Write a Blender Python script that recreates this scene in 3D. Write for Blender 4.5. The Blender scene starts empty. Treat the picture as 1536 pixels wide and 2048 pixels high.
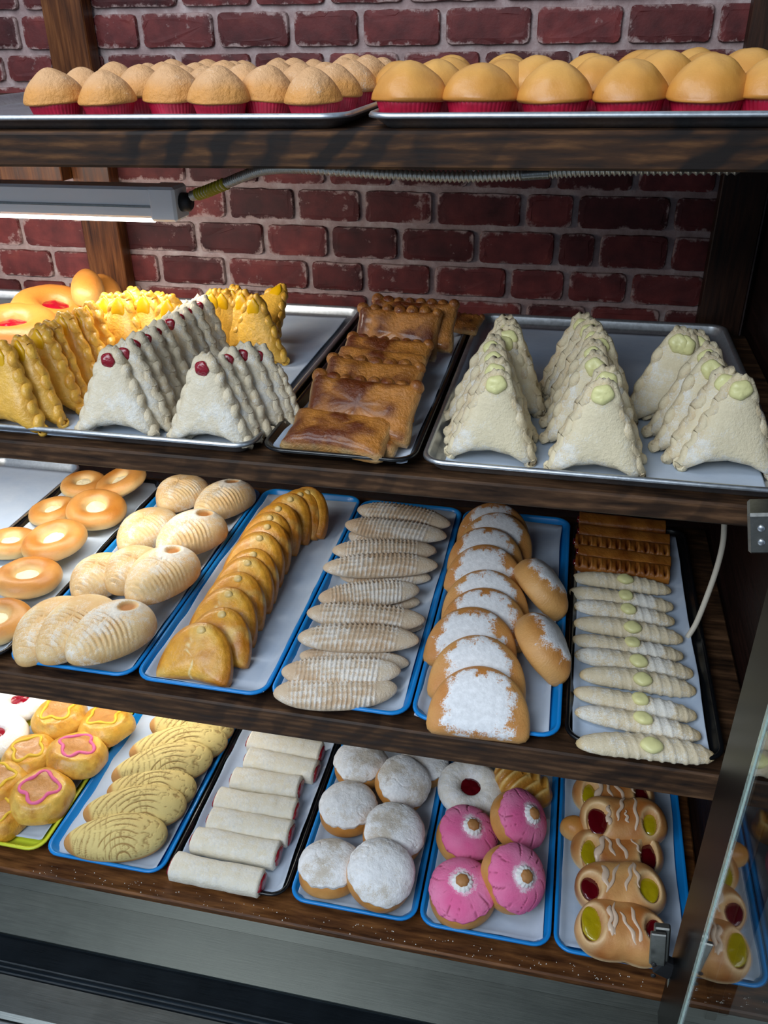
import bpy, math, random
import numpy as np
from mathutils import Vector, Matrix, Euler

rnd = random.Random(7)
sc = bpy.context.scene
COL = sc.collection
R = math.radians
EYE = 1.6                       # camera height above the floor

# ------------------------------------------------------------------ camera
CF, CP, CY, CR = 1689.87, 29.81, 12.6, -0.83      # focal px (1536 wide), pitch, yaw, roll
def cam_basis():
    p, y, r = R(CP), R(CY), R(CR)
    fw = np.array([-math.sin(y)*math.cos(p), math.cos(y)*math.cos(p), -math.sin(p)])
    rt = np.array([math.cos(y), math.sin(y), 0.0])
    up = np.cross(rt, fw)
    return fw, rt*math.cos(r)+up*math.sin(r), -rt*math.sin(r)+up*math.cos(r)
FW, RT, UP = cam_basis()
cd = bpy.data.cameras.new('camera'); cam = bpy.data.objects.new('camera', cd); COL.objects.link(cam)
cd.sensor_fit = 'HORIZONTAL'; cd.sensor_width = 36.0; cd.lens = CF/1536*36.0; cd.clip_start = .02
cam.matrix_world = Matrix(((RT[0], UP[0], -FW[0], 0), (RT[1], UP[1], -FW[1], 0), (RT[2], UP[2], -FW[2], 0), (0, 0, 0, 1)))
sc.camera = cam
def at(x, y, z=None, Y=None, X=None):
    """world point (eye at the origin) seen at photo pixel x, y on the plane z, Y or X"""
    d = FW*CF + RT*(x-768) + UP*(1024-y)
    k = z/d[2] if z is not None else (Y/d[1] if Y is not None else X/d[0])
    return Vector(d*k)

# ------------------------------------------------------------------ world, lights, exposure
w = bpy.data.worlds.new('world'); sc.world = w; w.use_nodes = True
bg = w.node_tree.nodes['Background']; bg.inputs[0].default_value = (.56, .72, .95, 1); bg.inputs[1].default_value = .33
sc.view_settings.view_transform = 'Standard'; sc.view_settings.look = 'None'
sc.view_settings.gamma = 1; sc.view_settings.use_curve_mapping = False
sc.view_settings.exposure = 0.32
def area(name, loc, target, sx, sy, power, col):
    l = bpy.data.lights.new(name, 'AREA'); l.shape = 'RECTANGLE'; l.size = sx; l.size_y = sy
    l.energy = power; l.color = col
    o = bpy.data.objects.new(name, l); COL.objects.link(o); o.location = loc
    o.rotation_euler = (Vector(target)-Vector(loc)).to_track_quat('-Z', 'Y').to_euler()
    return o
area('shop_window_light', (-1.15, -1.35, 1.15), (-.2, 1.2, -.8), 1.9, 1.1, 50, (.84, .92, 1.0))
area('ceiling_light', (-1.0, .55, 1.05), (-.5, 1.4, -.1), 1.2, .5, 9, (.9, .95, 1.0))

# ------------------------------------------------------------------ numpy noise
def _h(ix, iy, iz, s):
    n = (ix*374761393 + iy*668265263 + iz*2147483647 + s*144665) & 0xffffffff
    n = ((n ^ (n >> 13))*1274126177) & 0xffffffff
    n = ((n ^ (n >> 16))*2246822519) & 0xffffffff
    return ((n ^ (n >> 15)) & 0xffff)/65535.0
def vnoise(P, s=0):
    P = np.asarray(P, float); i = np.floor(P).astype(np.int64); f = P-i; f = f*f*(3-2*f)
    x, y, z = i[:, 0], i[:, 1], i[:, 2]; r = 0
    for a in (0, 1):
        for b in (0, 1):
            for c in (0, 1):
                wgt = (f[:, 0] if a else 1-f[:, 0])*(f[:, 1] if b else 1-f[:, 1])*(f[:, 2] if c else 1-f[:, 2])
                r = r + wgt*_h(x+a, y+b, z+c, s)
    return r
def fbm(P, sc_=1.0, s=0, o=3):
    P = np.asarray(P, float)*sc_; r = 0; a = .5
    for k in range(o): r = r + a*(vnoise(P, s+k)*2-1); P = P*2.03+7.1; a *= .5
    return r
def ss(a, b, x): t = np.clip((x-a)/(b-a), 0, 1); return t*t*(3-2*t)
def lin(c):
    if isinstance(c, str): c = tuple(int(c[i:i+2], 16)/255 for i in (0, 2, 4))
    return np.array([v/12.92 if v <= .04045 else ((v+.055)/1.055)**2.4 for v in c])
def lc(c): return (*[float(v) for v in lin(c)], 1)
def mixc(a, b, m): return a*(1-m[:, None])+b*m[:, None]

# ------------------------------------------------------------------ materials
def newmat(name):
    m = bpy.data.materials.new(name); m.use_nodes = True; nt = m.node_tree
    return m, nt, nt.nodes['Principled BSDF']
def N(nt, t, **kw):
    n = nt.nodes.new(t)
    for k, v in kw.items():
        if k in n.inputs.keys(): n.inputs[k].default_value = v
        else: setattr(n, k, v)
    return n
def coords(nt, scale=(1, 1, 1), rot=(0, 0, 0), kind='Object'):
    tc = nt.nodes.new('ShaderNodeTexCoord'); mp = nt.nodes.new('ShaderNodeMapping')
    mp.inputs['Scale'].default_value = scale; mp.inputs['Rotation'].default_value = rot
    nt.links.new(tc.outputs[kind], mp.inputs['Vector']); return mp.outputs['Vector']
def noise(nt, v, scale, detail=4, rough=.55):
    n = N(nt, 'ShaderNodeTexNoise'); n.inputs['Scale'].default_value = scale
    n.inputs['Detail'].default_value = detail; n.inputs['Roughness'].default_value = rough
    nt.links.new(v, n.inputs['Vector']); return n.outputs['Fac']
def ramp(nt, f, stops):
    r = N(nt, 'ShaderNodeValToRGB'); e = r.color_ramp.elements
    while len(e) < len(stops): e.new(.5)
    for i, (p, c) in enumerate(stops):
        e[i].position = p; e[i].color = c if len(c) == 4 else (*c, 1)
    nt.links.new(f, r.inputs['Fac']); return r.outputs['Color']
def math_(nt, op, a, b=None, clamp=False):
    n = N(nt, 'ShaderNodeMath'); n.operation = op; n.use_clamp = clamp
    for i, v in enumerate((a, b)):
        if v is None: continue
        if isinstance(v, (int, float)): n.inputs[i].default_value = v
        else: nt.links.new(v, n.inputs[i])
    return n.outputs[0]
def mix(nt, f, a, b, mode='MIX'):
    n = N(nt, 'ShaderNodeMix'); n.data_type = 'RGBA'; n.blend_type = mode
    for s, v in ((0, f), (6, a), (7, b)):
        if isinstance(v, (int, float)): n.inputs[s].default_value = v
        elif isinstance(v, tuple): n.inputs[s].default_value = v if len(v) == 4 else (*v, 1)
        else: nt.links.new(v, n.inputs[s])
    return n.outputs[2]
def bump(nt, bs, h, strength, dist, prev=None):
    b = N(nt, 'ShaderNodeBump'); b.inputs['Strength'].default_value = strength; b.inputs['Distance'].default_value = dist
    nt.links.new(h, b.inputs['Height'])
    if prev is not None: nt.links.new(prev, b.inputs['Normal'])
    nt.links.new(b.outputs['Normal'], bs.inputs['Normal']); return b.outputs['Normal']

def pastry(name, rough=.6, powder='F4F4F2', bs_=.5, bscale=220, var=.16, coat=0, patch=70, grain=700):
    m, nt, b = newmat(name)
    v = coords(nt)
    a = N(nt, 'ShaderNodeAttribute'); a.attribute_name = 'tint'
    n1 = noise(nt, v, patch, 4); n2 = noise(nt, v, grain, 3, .7)
    k = math_(nt, 'ADD', math_(nt, 'MULTIPLY', n1, 2*var), 1-var)
    k2 = math_(nt, 'ADD', math_(nt, 'MULTIPLY', n2, var), 1-var/2)
    kk = math_(nt, 'MULTIPLY', k, k2)
    vm = N(nt, 'ShaderNodeVectorMath'); vm.operation = 'SCALE'
    nt.links.new(a.outputs['Color'], vm.inputs[0]); nt.links.new(kk, vm.inputs['Scale'])
    f = math_(nt, 'ADD', math_(nt, 'ADD', math_(nt, 'MULTIPLY', n2, 1.3), math_(nt, 'MULTIPLY', n1, 1.0)), -1.45)
    f = math_(nt, 'ADD', f, math_(nt, 'MULTIPLY', a.outputs['Alpha'], 1.0))
    f = math_(nt, 'MULTIPLY', f, 3.5, True)
    pc0 = lin(powder); pcol = ramp(nt, noise(nt, v, 120, 4, .7), [(.3, tuple(pc0*.80)), (.65, tuple(pc0))])
    c = mix(nt, f, vm.outputs[0], pcol)
    nt.links.new(c, b.inputs['Base Color'])
    rr = math_(nt, 'ADD', math_(nt, 'MULTIPLY', f, .35), rough, True)
    nt.links.new(rr, b.inputs['Roughness'])
    b.inputs['Coat Weight'].default_value = coat; b.inputs['Coat Roughness'].default_value = .15
    n3 = noise(nt, v, bscale, 5, .6)
    bump(nt, b, n3, bs_, .0034)
    return m
M = {}
M['dough'] = pastry('floured_pale_dough', .75, 'EFEBE0', .55, 260, .10)
M['bun'] = pastry('golden_bun_crust', .42, 'F6F6F6', .25, 160, .13)
M['gloss'] = pastry('egg_glazed_crust', .30, 'F0DFA0', .6, 130, .32, .2, 65)
M['puff'] = pastry('flaky_browned_puff', .30, 'D8B080', .9, 210, .30, .3, 80)
M['cake'] = pastry('cupcake_crumb', .6, 'E9D0B4', .8, 150, .12, 0, 60)
M['smoothcake'] = pastry('smooth_cupcake_crust', .40, 'F0D090', .18, 120, .10, .05, 50)
M['sugar'] = pastry('cracked_sugar_paste', .85, 'FAFAFA', .6, 190, .06)
M['pink'] = pastry('pink_sugar_paste', .75, 'FBE3EC', .35, 200, .07)
M['shell'] = pastry('yellow_sugar_paste', .75, 'EBDCA0', .3, 240, .07)

def simple(name, col, rough=.5, metal=0, bsc=None, bstr=.2, coat=0, spec=None, bd=.001, tr=0, emis=0):
    m, nt, b = newmat(name); b.inputs['Base Color'].default_value = lc(col)
    b.inputs['Roughness'].default_value = rough; b.inputs['Metallic'].default_value = metal
    b.inputs['Coat Weight'].default_value = coat
    if tr: b.inputs['Transmission Weight'].default_value = tr
    if emis: b.inputs['Emission Color'].default_value = (1, .98, .93, 1); b.inputs['Emission Strength'].default_value = emis
    if bsc: bump(nt, b, noise(nt, coords(nt), bsc, 4), bstr, bd)
    return m
M['cream'] = simple('custard_cream', 'E4DF9E', .38, bsc=90, bstr=.4, bd=.003)
M['pale_cream'] = simple('pale_cheese_cream', 'EFE3BE', .5, bsc=140, bstr=.6, bd=.003)
M['red'] = simple('red_jelly', '8E0C20', .12, bsc=160, bstr=.6, coat=.6, bd=.003)
M['darkred'] = simple('dark_red_jelly', '560510', .10, bsc=60, bstr=.4, coat=.7, bd=.003)
M['yjelly'] = simple('yellow_jelly', 'A89410', .10, bsc=70, bstr=.5, coat=.6, bd=.003)
M['icing'] = simple('white_glaze_icing', 'DDC2A8', .3, bsc=120, bstr=.3)
M['pinkline'] = simple('pink_sugar_line', 'E86A98', .6, bsc=250, bstr=.3)
M['yellowline'] = simple('yellow_sugar_line', 'E8BE35', .6, bsc=250, bstr=.3)
M['blue'] = simple('blue_tray_plastic', '1287D6', .3, bsc=300, bstr=.05)
M['lime'] = simple('lime_tray_plastic', 'CFD83A', .3, bsc=300, bstr=.05)
M['black'] = simple('black_tray_plastic', '0D0F12', .25, bsc=300, bstr=.05)
M['blackgloss'] = simple('black_gloss_frame', '070707', .34, bsc=20, bstr=.02)
M['blackgloss'].node_tree.nodes['Principled BSDF'].inputs['Specular IOR Level'].default_value = .22
M['whitepaint'] = simple('white_enamel', 'F4F4F5', .35, bsc=100, bstr=.03)
M['tubelight'] = simple('lit_tube', 'FFFFFF', .4, emis=4.5)
M['darkplastic'] = simple('dark_connector', '1C1D20', .5)
M['yellowtape'] = simple('yellow_tape', 'B5A21C', .5, bsc=150, bstr=.4)
M['cable'] = simple('white_cable', 'CFC6B4', .5)
M['crumb'] = simple('sugar_crumb', 'E8E4DA', .8)
M['nubbrown'] = simple('baked_brown_nub', 'B07A45', .6, bsc=200, bstr=.5)

def redcup():
    m, nt, b = newmat('red_paper_case'); v = coords(nt)
    n = noise(nt, v, 60, 3)
    nt.links.new(ramp(nt, n, [(0.3, lc('9C0A2C')), (.75, lc('C81C42'))]), b.inputs['Base Color'])
    b.inputs['Roughness'].default_value = .45; return m
M['cup'] = redcup()
def metal(name, col, rough, streak=(8, 120, 8)):
    m, nt, b = newmat(name); b.inputs['Metallic'].default_value = .9
    n = noise(nt, coords(nt, streak), 6, 5, .6); n2 = noise(nt, coords(nt), 14, 3)
    c = lin(col)
    f = math_(nt, 'ADD', math_(nt, 'MULTIPLY', n, .6), math_(nt, 'MULTIPLY', n2, .4))
    nt.links.new(ramp(nt, f, [(.3, tuple(c*.75)), (.7, tuple(np.minimum(c*1.12, 1)))]), b.inputs['Base Color'])
    nt.links.new(math_(nt, 'ADD', math_(nt, 'MULTIPLY', f, .25), rough-.1), b.inputs['Roughness'])
    bump(nt, b, n, .12, .0006); return m
M['alu'] = metal('scuffed_aluminium', 'C6CBD0', .34, (30, 30, 30))
M['steel'] = metal('brushed_steel', '8A8F8C', .30, (3, 160, 3))
M['steeldark'] = metal('dark_rail_metal', '2B343C', .28, (3, 160, 3))
M['conduit'] = metal('flexible_steel', 'E2DCCF', .38, (30, 30, 30))
M['hinge'] = metal('hinge_steel', '8D8D88', .3, (30, 30, 30))

def wood(name, c0, c1, c2, marks=0, rough=.5, grain=(2.6, 20, 20), scale=5):
    m, nt, b = newmat(name)
    v = coords(nt, grain); n = noise(nt, v, scale, 7, .62)
    wv = N(nt, 'ShaderNodeTexWave'); wv.wave_type = 'BANDS'; wv.bands_direction = 'Z'
    wv.inputs['Scale'].default_value = 1.3; wv.inputs['Distortion'].default_value = 9; wv.inputs['Detail'].default_value = 3
    nt.links.new(v, wv.inputs['Vector'])
    f = math_(nt, 'ADD', math_(nt, 'MULTIPLY', n, .88), math_(nt, 'MULTIPLY', wv.outputs['Fac'], .12))
    c = ramp(nt, f, [(.30, lc(c0)), (.52, lc(c1)), (.78, lc(c2))])
    if marks:
        v2 = coords(nt, (1, 1, 1), (0, R(-38), 0))
        w2 = N(nt, 'ShaderNodeTexWave'); w2.wave_type = 'BANDS'; w2.bands_direction = 'X'
        w2.inputs['Scale'].default_value = 7; w2.inputs['Distortion'].default_value = 5; w2.inputs['Detail'].default_value = 3; w2.inputs['Detail Scale'].default_value = 2
        nt.links.new(v2, w2.inputs['Vector'])
        big = noise(nt, coords(nt, (1, 1, 1)), 7, 2)
        k = math_(nt, 'MULTIPLY', ramp(nt, w2.outputs['Fac'], [(.35, (0, 0, 0)), (.8, (1, 1, 1))]), ramp(nt, big, [(.42, (0, 0, 0)), (.6, (1, 1, 1))]))
        c = mix(nt, math_(nt, 'MULTIPLY', k, marks), c, lc('120E0D'))
    nt.links.new(c, b.inputs['Base Color'])
    nt.links.new(math_(nt, 'ADD', math_(nt, 'MULTIPLY', n, .3), rough-.15), b.inputs['Roughness'])
    b.inputs['Specular IOR Level'].default_value = .25; bump(nt, b, f, .35, .0012); return m
M['shelfwood'] = wood('dark_rough_shelf_wood', '16100D', '3A2414', '6E4A2A', .9, .65)
M['shelfwood2'] = wood('dark_stained_shelf_wood', '20150E', '46301F', '74543A', .45, .55)
M['boardwood'] = wood('polished_brown_board', '2E180C', '5E3A1E', '8A5A30', 0, .38)
M['postwood'] = wood('varnished_post_wood', '2E170A', '5A3216', '80502A', 0, .35, (30, 30, 1.6))
M['postdark'] = wood('dark_post_wood', '170C07', '2E1A10', '45291A', 0, .5, (30, 30, 1.6))
M['darkwood'] = wood('dark_red_side_panel', '120807', '1E0D0A', '2C1410', 0, .5, (20, 1.5, 20))

def brickmat():
    m, nt, b = newmat('painted_red_brick')
    g = coords(nt, kind='Object')
    oi = N(nt, 'ShaderNodeObjectInfo')
    va = N(nt, 'ShaderNodeVectorMath'); va.operation = 'ADD'
    cmb = N(nt, 'ShaderNodeCombineXYZ'); nt.links.new(math_(nt, 'MULTIPLY', oi.outputs['Random'], 37.), cmb.inputs[0])
    nt.links.new(g, va.inputs[0]); nt.links.new(cmb.outputs[0], va.inputs[1]); v = va.outputs[0]
    n = noise(nt, v, 22, 5); n2 = noise(nt, v, 60, 6, .7); n3 = noise(nt, v, 9, 3)
    c = ramp(nt, n, [(.3, lc('4E2427')), (.6, lc('733536')), (.8, lc('874640'))])
    rr = ramp(nt, oi.outputs['Random'], [(0, lc('9A8A8C')), (.5, lc('E8D8D0')), (1, lc('FFF0E8'))])
    c = mix(nt, 1.0, c, rr, 'MULTIPLY')
    a = N(nt, 'ShaderNodeAttribute'); a.attribute_name = 'tint'
    e = math_(nt, 'ADD', math_(nt, 'MULTIPLY', n2, 1.5), math_(nt, 'MULTIPLY', n3, 1.3))
    e = math_(nt, 'ADD', e, math_(nt, 'MULTIPLY', a.outputs['Alpha'], .42))
    e = math_(nt, 'MULTIPLY', math_(nt, 'ADD', e, -1.72), 4.5, True)
    c = mix(nt, math_(nt, 'MULTIPLY', e, .75), c, lc('AE9792'))
    nt.links.new(c, b.inputs['Base Color']); b.inputs['Roughness'].default_value = .62; b.inputs['Specular IOR Level'].default_value = .3
    bump(nt, b, n2, .5, .002); return m
M['brick'] = brickmat()
def mortar():
    m, nt, b = newmat('grey_pink_mortar'); v = coords(nt)
    n = noise(nt, v, 35, 6, .7); n2 = noise(nt, v, 5, 3)
    f = math_(nt, 'ADD', math_(nt, 'MULTIPLY', n, .6), math_(nt, 'MULTIPLY', n2, .4))
    nt.links.new(ramp(nt, f, [(.3, lc('7A6362')), (.5, lc('9E8987')), (.7, lc('C2B6B4'))]), b.inputs['Base Color'])
    b.inputs['Roughness'].default_value = .85; bump(nt, b, n, .8, .004); return m
M['mortar'] = mortar()
def paper():
    m, nt, b = newmat('white_baking_paper'); v = coords(nt)
    n = noise(nt, v, 9, 4); n2 = noise(nt, v, 90, 3)
    nt.links.new(ramp(nt, n, [(.3, lc('AFC0D6')), (.7, lc('C6D1DF'))]), b.inputs['Base Color'])
    b.inputs['Roughness'].default_value = .55
    bump(nt, b, math_(nt, 'ADD', n, math_(nt, 'MULTIPLY', n2, .1)), .35, .006); return m
M['paper'] = paper()
def glass():
    m, nt, b = newmat('clear_glass'); b.inputs['Base Color'].default_value = (.93, .98, .96, 1)
    b.inputs['Transmission Weight'].default_value = 1; b.inputs['Roughness'].default_value = .0; b.inputs['IOR'].default_value = 1.5
    return m
M['glass'] = glass()
M['glassedge'] = simple('pale_green_glass_edge', '9DB5AC', .15, bsc=120, bstr=.6, coat=.5, bd=.004)
M['floor'] = simple('grey_floor', '6E6F6E', .5, bsc=30)
M['wallp'] = simple('off_white_wall_paint', '9A9896', .8, bsc=60)

# ------------------------------------------------------------------ mesh helpers
def mk(name, V, F, mat, parent=None, tint=None, smooth=True):
    me = bpy.data.meshes.new(name)
    me.from_pydata([tuple(map(float, v)) for v in V], [], [tuple(map(int, f)) for f in F]); me.update()
    if smooth: me.polygons.foreach_set('use_smooth', [True]*len(me.polygons))
    if tint is not None:
        t = np.asarray(tint, np.float32)
        if t.ndim == 1: t = np.tile(t, (len(V), 1))
        if t.shape[1] == 3: t = np.hstack([t, np.zeros((len(V), 1), np.float32)])
        at_ = me.color_attributes.new('tint', 'FLOAT_COLOR', 'POINT'); at_.data.foreach_set('color', t.ravel())
    me.materials.append(M[mat] if isinstance(mat, str) else mat)
    o = bpy.data.objects.new(name, me); COL.objects.link(o)
    if parent is not None: o.parent = parent
    return o
def empty(name):
    o = bpy.data.objects.new(name, None); COL.objects.link(o); o.empty_display_size = .02; return o
def tag(o, label, cat, group=None, kind=None):
    o['label'] = label; o['category'] = cat
    if group: o['group'] = group
    if kind: o['kind'] = kind
    return o
def dup(root, parent=None):
    c = root.copy(); COL.objects.link(c); c.parent = parent
    for ch in list(root.children): dup(ch, c)
    return c
class Stock:
    """hands out the prototype first, then copies of it"""
    def __init__(s, *protos): s.p = list(protos); s.u = [False]*len(protos)
    def get(s, i=0):
        i %= len(s.p)
        if not s.u[i]: s.u[i] = True; return s.p[i]
        return dup(s.p[i])
def box(name, x0, x1, y0, y1, z0, z1, mat, parent=None, bev=.002, org=True):
    c = Vector(((x0+x1)/2, (y0+y1)/2, (z0+z1)/2)); hx, hy, hz = (x1-x0)/2, (y1-y0)/2, (z1-z0)/2
    b = min(bev, hx*.45, hy*.45, hz*.45); V = []; F = []
    for sx in (-1, 1):
        for sy in (-1, 1):
            for sz in (-1, 1):
                V += [(sx*hx, sy*(hy-b), sz*(hz-b)), (sx*(hx-b), sy*hy, sz*(hz-b)), (sx*(hx-b), sy*(hy-b), sz*hz)]
    def I(sx, sy, sz, k): return (((sx > 0)*2+(sy > 0))*2+(sz > 0))*3+k
    for s in (-1, 1):
        F.append([I(s, -1, -1, 0), I(s, 1, -1, 0), I(s, 1, 1, 0), I(s, -1, 1, 0)][::s])
        F.append([I(-1, s, -1, 1), I(-1, s, 1, 1), I(1, s, 1, 1), I(1, s, -1, 1)][::s])
        F.append([I(-1, -1, s, 2), I(1, -1, s, 2), I(1, 1, s, 2), I(-1, 1, s, 2)][::s])
    for a in (-1, 1):
        for c2 in (-1, 1):
            q = a*c2
            F.append([I(a, c2, -1, 0), I(a, c2, -1, 1), I(a, c2, 1, 1), I(a, c2, 1, 0)][::q])
            F.append([I(a, -1, c2, 0), I(a, 1, c2, 0), I(a, 1, c2, 2), I(a, -1, c2, 2)][::q])
            F.append([I(-1, a, c2, 1), I(-1, a, c2, 2), I(1, a, c2, 2), I(1, a, c2, 1)][::q])
            for e in (-1, 1):
                F.append([I(a, c2, e, 0), I(a, c2, e, 2), I(a, c2, e, 1)][::q*e])
    o = mk(name, V, F, mat, parent, smooth=False)
    o.location = c if parent is None or org else c
    return o
def tube(name, pts, r, mat, parent=None, nu=10, closed=False, rfn=None, tint=None, cap=True, join=None, squash=1):
    P = np.array([tuple(p) for p in pts], float); n = len(P)
    T = np.roll(P, -1, 0)-np.roll(P, 1, 0) if closed else np.gradient(P, axis=0)
    T /= np.linalg.norm(T, axis=1)[:, None]+1e-12
    up = np.array([0, 0, 1.]) if abs(T[:, 2]).mean() < .8 else np.array([0, 1., 0])
    V = []; F = []
    for i in range(n):
        s = np.cross(T[i], up); s /= np.linalg.norm(s)+1e-9; u = np.cross(s, T[i])
        for j in range(nu):
            a = 2*math.pi*j/nu; rr = r if rfn is None else r*rfn(i/(n-1), a)
            V.append(P[i]+s*math.cos(a)*rr+u*math.sin(a)*rr*squash)
    m = n if closed else n-1
    for i in range(m):
        for j in range(nu):
            a, b = i*nu+j, i*nu+(j+1) % nu; c, d = ((i+1) % n)*nu+(j+1) % nu, ((i+1) % n)*nu+j
            F.append((a, b, c, d))
    if cap and not closed:
        F.append(tuple(range(nu))[::-1]); F.append(tuple(range((n-1)*nu, n*nu)))
    if join is not None:
        b = len(join[0]); join[0].extend(V); join[1].extend([tuple(k+b for k in f) for f in F]); return None
    return mk(name, V, F, mat, parent, tint=tint)
def sph(nu, nv):
    """unit sphere: theta, phi arrays and faces"""
    th = [0.]; ph = [0.]; F = []
    for i in range(1, nv):
        for j in range(nu): th.append(2*math.pi*j/nu); ph.append(math.pi*i/nv)
    th.append(0.); ph.append(math.pi); L = len(th)-1
    for j in range(nu):
        k = (j+1) % nu
        F.append((0, 1+j, 1+k)); F.append((L, 1+(nv-2)*nu+k, 1+(nv-2)*nu+j))
        for i in range(nv-2): F.append((1+i*nu+j, 1+(i+1)*nu+j, 1+(i+1)*nu+k, 1+i*nu+k))
    return np.array(th), np.array(ph), F
def polyR(pts, n=256, smooth=5):
    """radius as a function of angle of a star-shaped outline around (0,0)"""
    P = np.array(pts, float); out = np.zeros(n)
    for i in range(n):
        a = 2*math.pi*i/n; d = np.array([math.cos(a), math.sin(a)]); best = 0
        for k in range(len(P)):
            p, q = P[k], P[(k+1) % len(P)]; e = q-p
            det = d[0]*(-e[1])+e[0]*d[1]
            if abs(det) < 1e-12: continue
            t = (p[0]*(-e[1])+e[0]*p[1])/det; s = (d[0]*p[1]-d[1]*p[0])/det
            if t > 0 and -1e-9 <= s <= 1+1e-9: best = max(best, t)
        out[i] = best
    k = np.ones(smooth)/smooth; o3 = np.tile(out, 3)
    for _ in range(2): o3 = np.convolve(o3, k, 'same')
    out = o3[n:2*n]
    return lambda th: np.interp(np.mod(th, 2*math.pi), np.arange(n+1)*2*math.pi/n, np.append(out, out[0]))
def pillow(Rf, tt, tb, nu=48, nv=24, e=.8, c=(0, 0)):
    """flattened body with outline Rf, top height tt, bottom depth tb; returns positions, faces, theta, phi, s"""
    th, ph, F = sph(nu, nv)
    s = np.sin(ph)**e; s = np.where(ph > math.pi/2, np.sin(ph)**(e*.8), s)
    cz = np.cos(ph); z = np.where(cz > 0, tt*np.abs(cz)**.85, -tb*np.abs(cz)**.5)
    r = Rf(th)*s
    return np.stack([c[0]+r*np.cos(th), c[1]+r*np.sin(th), z], 1), F, th, ph, s
def tilted(o, loc, rx=0, ry=0, rz=0, s=1):
    o.location = loc; o.rotation_euler = (rx, ry, rz); o.scale = (s, s, s) if not hasattr(s, '__len__') else s
ORD = ['first', 'second', 'third', 'fourth', 'fifth', 'sixth', 'seventh', 'eighth', 'ninth', 'tenth', 'eleventh', 'twelfth', 'thirteenth', 'fourteenth']

# levels (relative to the eye): shelf board tops and tray floors
Z1, Z2, Z3, Z4 = -.0935, -.513, -.940, -1.371
F1, F2, F3, F4 = Z1+.003, Z2+.003, Z3+.004, Z4+.004
WY = 1.72                                        # brick wall plane

# ------------------------------------------------------------------ room shell
fl = box('floor', -3, 2, -2.5, 2, -EYE-.05, -EYE, 'floor'); fl['kind'] = 'structure'
wb = mk('wall_back', [(-1.7, 0, -.9), (.40, 0, -.9), (.40, 0, .55), (-1.7, 0, .55), (-1.7, .06, -.9), (.40, .06, -.9), (.40, .06, .55), (-1.7, .06, .55)],
        [(0, 1, 2, 3), (5, 4, 7, 6), (1, 5, 6, 2), (4, 0, 3, 7), (3, 2, 6, 7), (4, 5, 1, 0)], 'mortar', smooth=False)
wb.location = (0, WY+.004, 0); wb['kind'] = 'structure'
wl = box('trim_1', -1.7, .40, WY+.004, WY+.064, -EYE, -.9, 'darkwood'); wl['kind'] = 'structure'
def bricks():
    zj = [.312, .242, .172, .102, .034, -.0335, -.09, -.147, -.2035, -.274, -.344, -.416, -.484, -.554, -.624, -.694, -.764, -.834, -.898]
    px = {4: (60, [42, 185, 280, 432, 583, 722, 886, 1068, 1250, 1430]),
          3: (12, [42, 175, 360, 508, 655, 812, 1000, 1160, 1330, 1480]),
          5: (112, [8, 108, 210, 355, 505, 652, 803, 965, 1150, 1330, 1480]),
          8: (350, [60, 225, 375, 520, 655, 790, 943, 1110, 1273, 1440]),
          9: (405, [40, 150, 300, 455, 592, 725, 870, 1048, 1153, 1348]),
          10: (470, [47, 200, 242, 395, 531, 660, 800, 955, 1115, 1197, 1345]),
          11: (540, [0, 111, 250, 322, 455, 620, 730, 865, 1018, 1135, 1262, 1418]),
          12: (600, [51, 140, 290, 412, 540, 738, 902, 1049, 1179, 1329])}
    for r in range(len(zj)-1):
        zt, zb = zj[r], zj[r+1]
        if r in px:
            xs = [at(x, px[r][0], Y=WY).x for x in px[r][1]]
        else:
            xs = [-1.2+.15*i+(.07 if r % 2 else 0) for i in range(10)]
        while xs[0] > -1.5: xs.insert(0, xs[0]-.15)
        while xs[-1] < .25: xs.append(xs[-1]+.14)
        for a, b in zip(xs[:-1], xs[1:]):
            b = min(b, .385)
            if b-a < .03: continue
            w_, h_ = (b-a)-.011, (zt-zb)-.011
            V = []; n = 6; loop = []
            rr = .007+rnd.random()*.004
            cs = [(w_/2-rr, h_/2-rr, 0), (-w_/2+rr, h_/2-rr, 90), (-w_/2+rr, -h_/2+rr, 180), (w_/2-rr, -h_/2+rr, 270)]
            for cx, cz, a0 in cs:
                for k in range(3):
                    t = R(a0+45*k); loop.append((cx+rr*math.cos(t), cz+rr*math.sin(t)))
                # uneven edge midpoints
            L2 = []
            for k in range(len(loop)):
                p, q = loop[k], loop[(k+1) % len(loop)]; L2.append(p)
                d = math.hypot(q[0]-p[0], q[1]-p[1])
                for m_ in range(1, int(d/.022)+1):
                    t = m_/(int(d/.022)+1)
                    L2.append((p[0]*(1-t)+q[0]*t+rnd.uniform(-.001, .001), p[1]*(1-t)+q[1]*t+rnd.uniform(-.0012, .0012)))
            n = len(L2); A = []
            for k, (f, y) in enumerate(((1, .004), (1, -.001), (.975, -.0045), (.9, -.0055))):
                for p in L2:
                    V.append((p[0]*f if k < 3 else p[0]-np.sign(p[0])*.010, y+rnd.uniform(-.0006, .0006), p[1]*f if k < 3 else p[1]-np.sign(p[1])*.009)); A.append((1, 1, .95, .15)[k])
            F = [(k*n+i, k*n+(i+1) % n, (k+1)*n+(i+1) % n, (k+1)*n+i) for k in range(3) for i in range(n)]
            F.append(tuple(range(3*n, 4*n)))
            F = [f[::-1] for f in F]
            T = np.zeros((len(V), 4)); T[:, 3] = A
            o = mk('brick', V, F, 'brick', wb, tint=T, smooth=False)
            o.location = ((a+b)/2, -.004, (zt+zb)/2)
bricks()
box('wall_right', .337, .365, .87, WY+.06, -EYE, .40, 'darkwood')['kind'] = 'structure'

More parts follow.
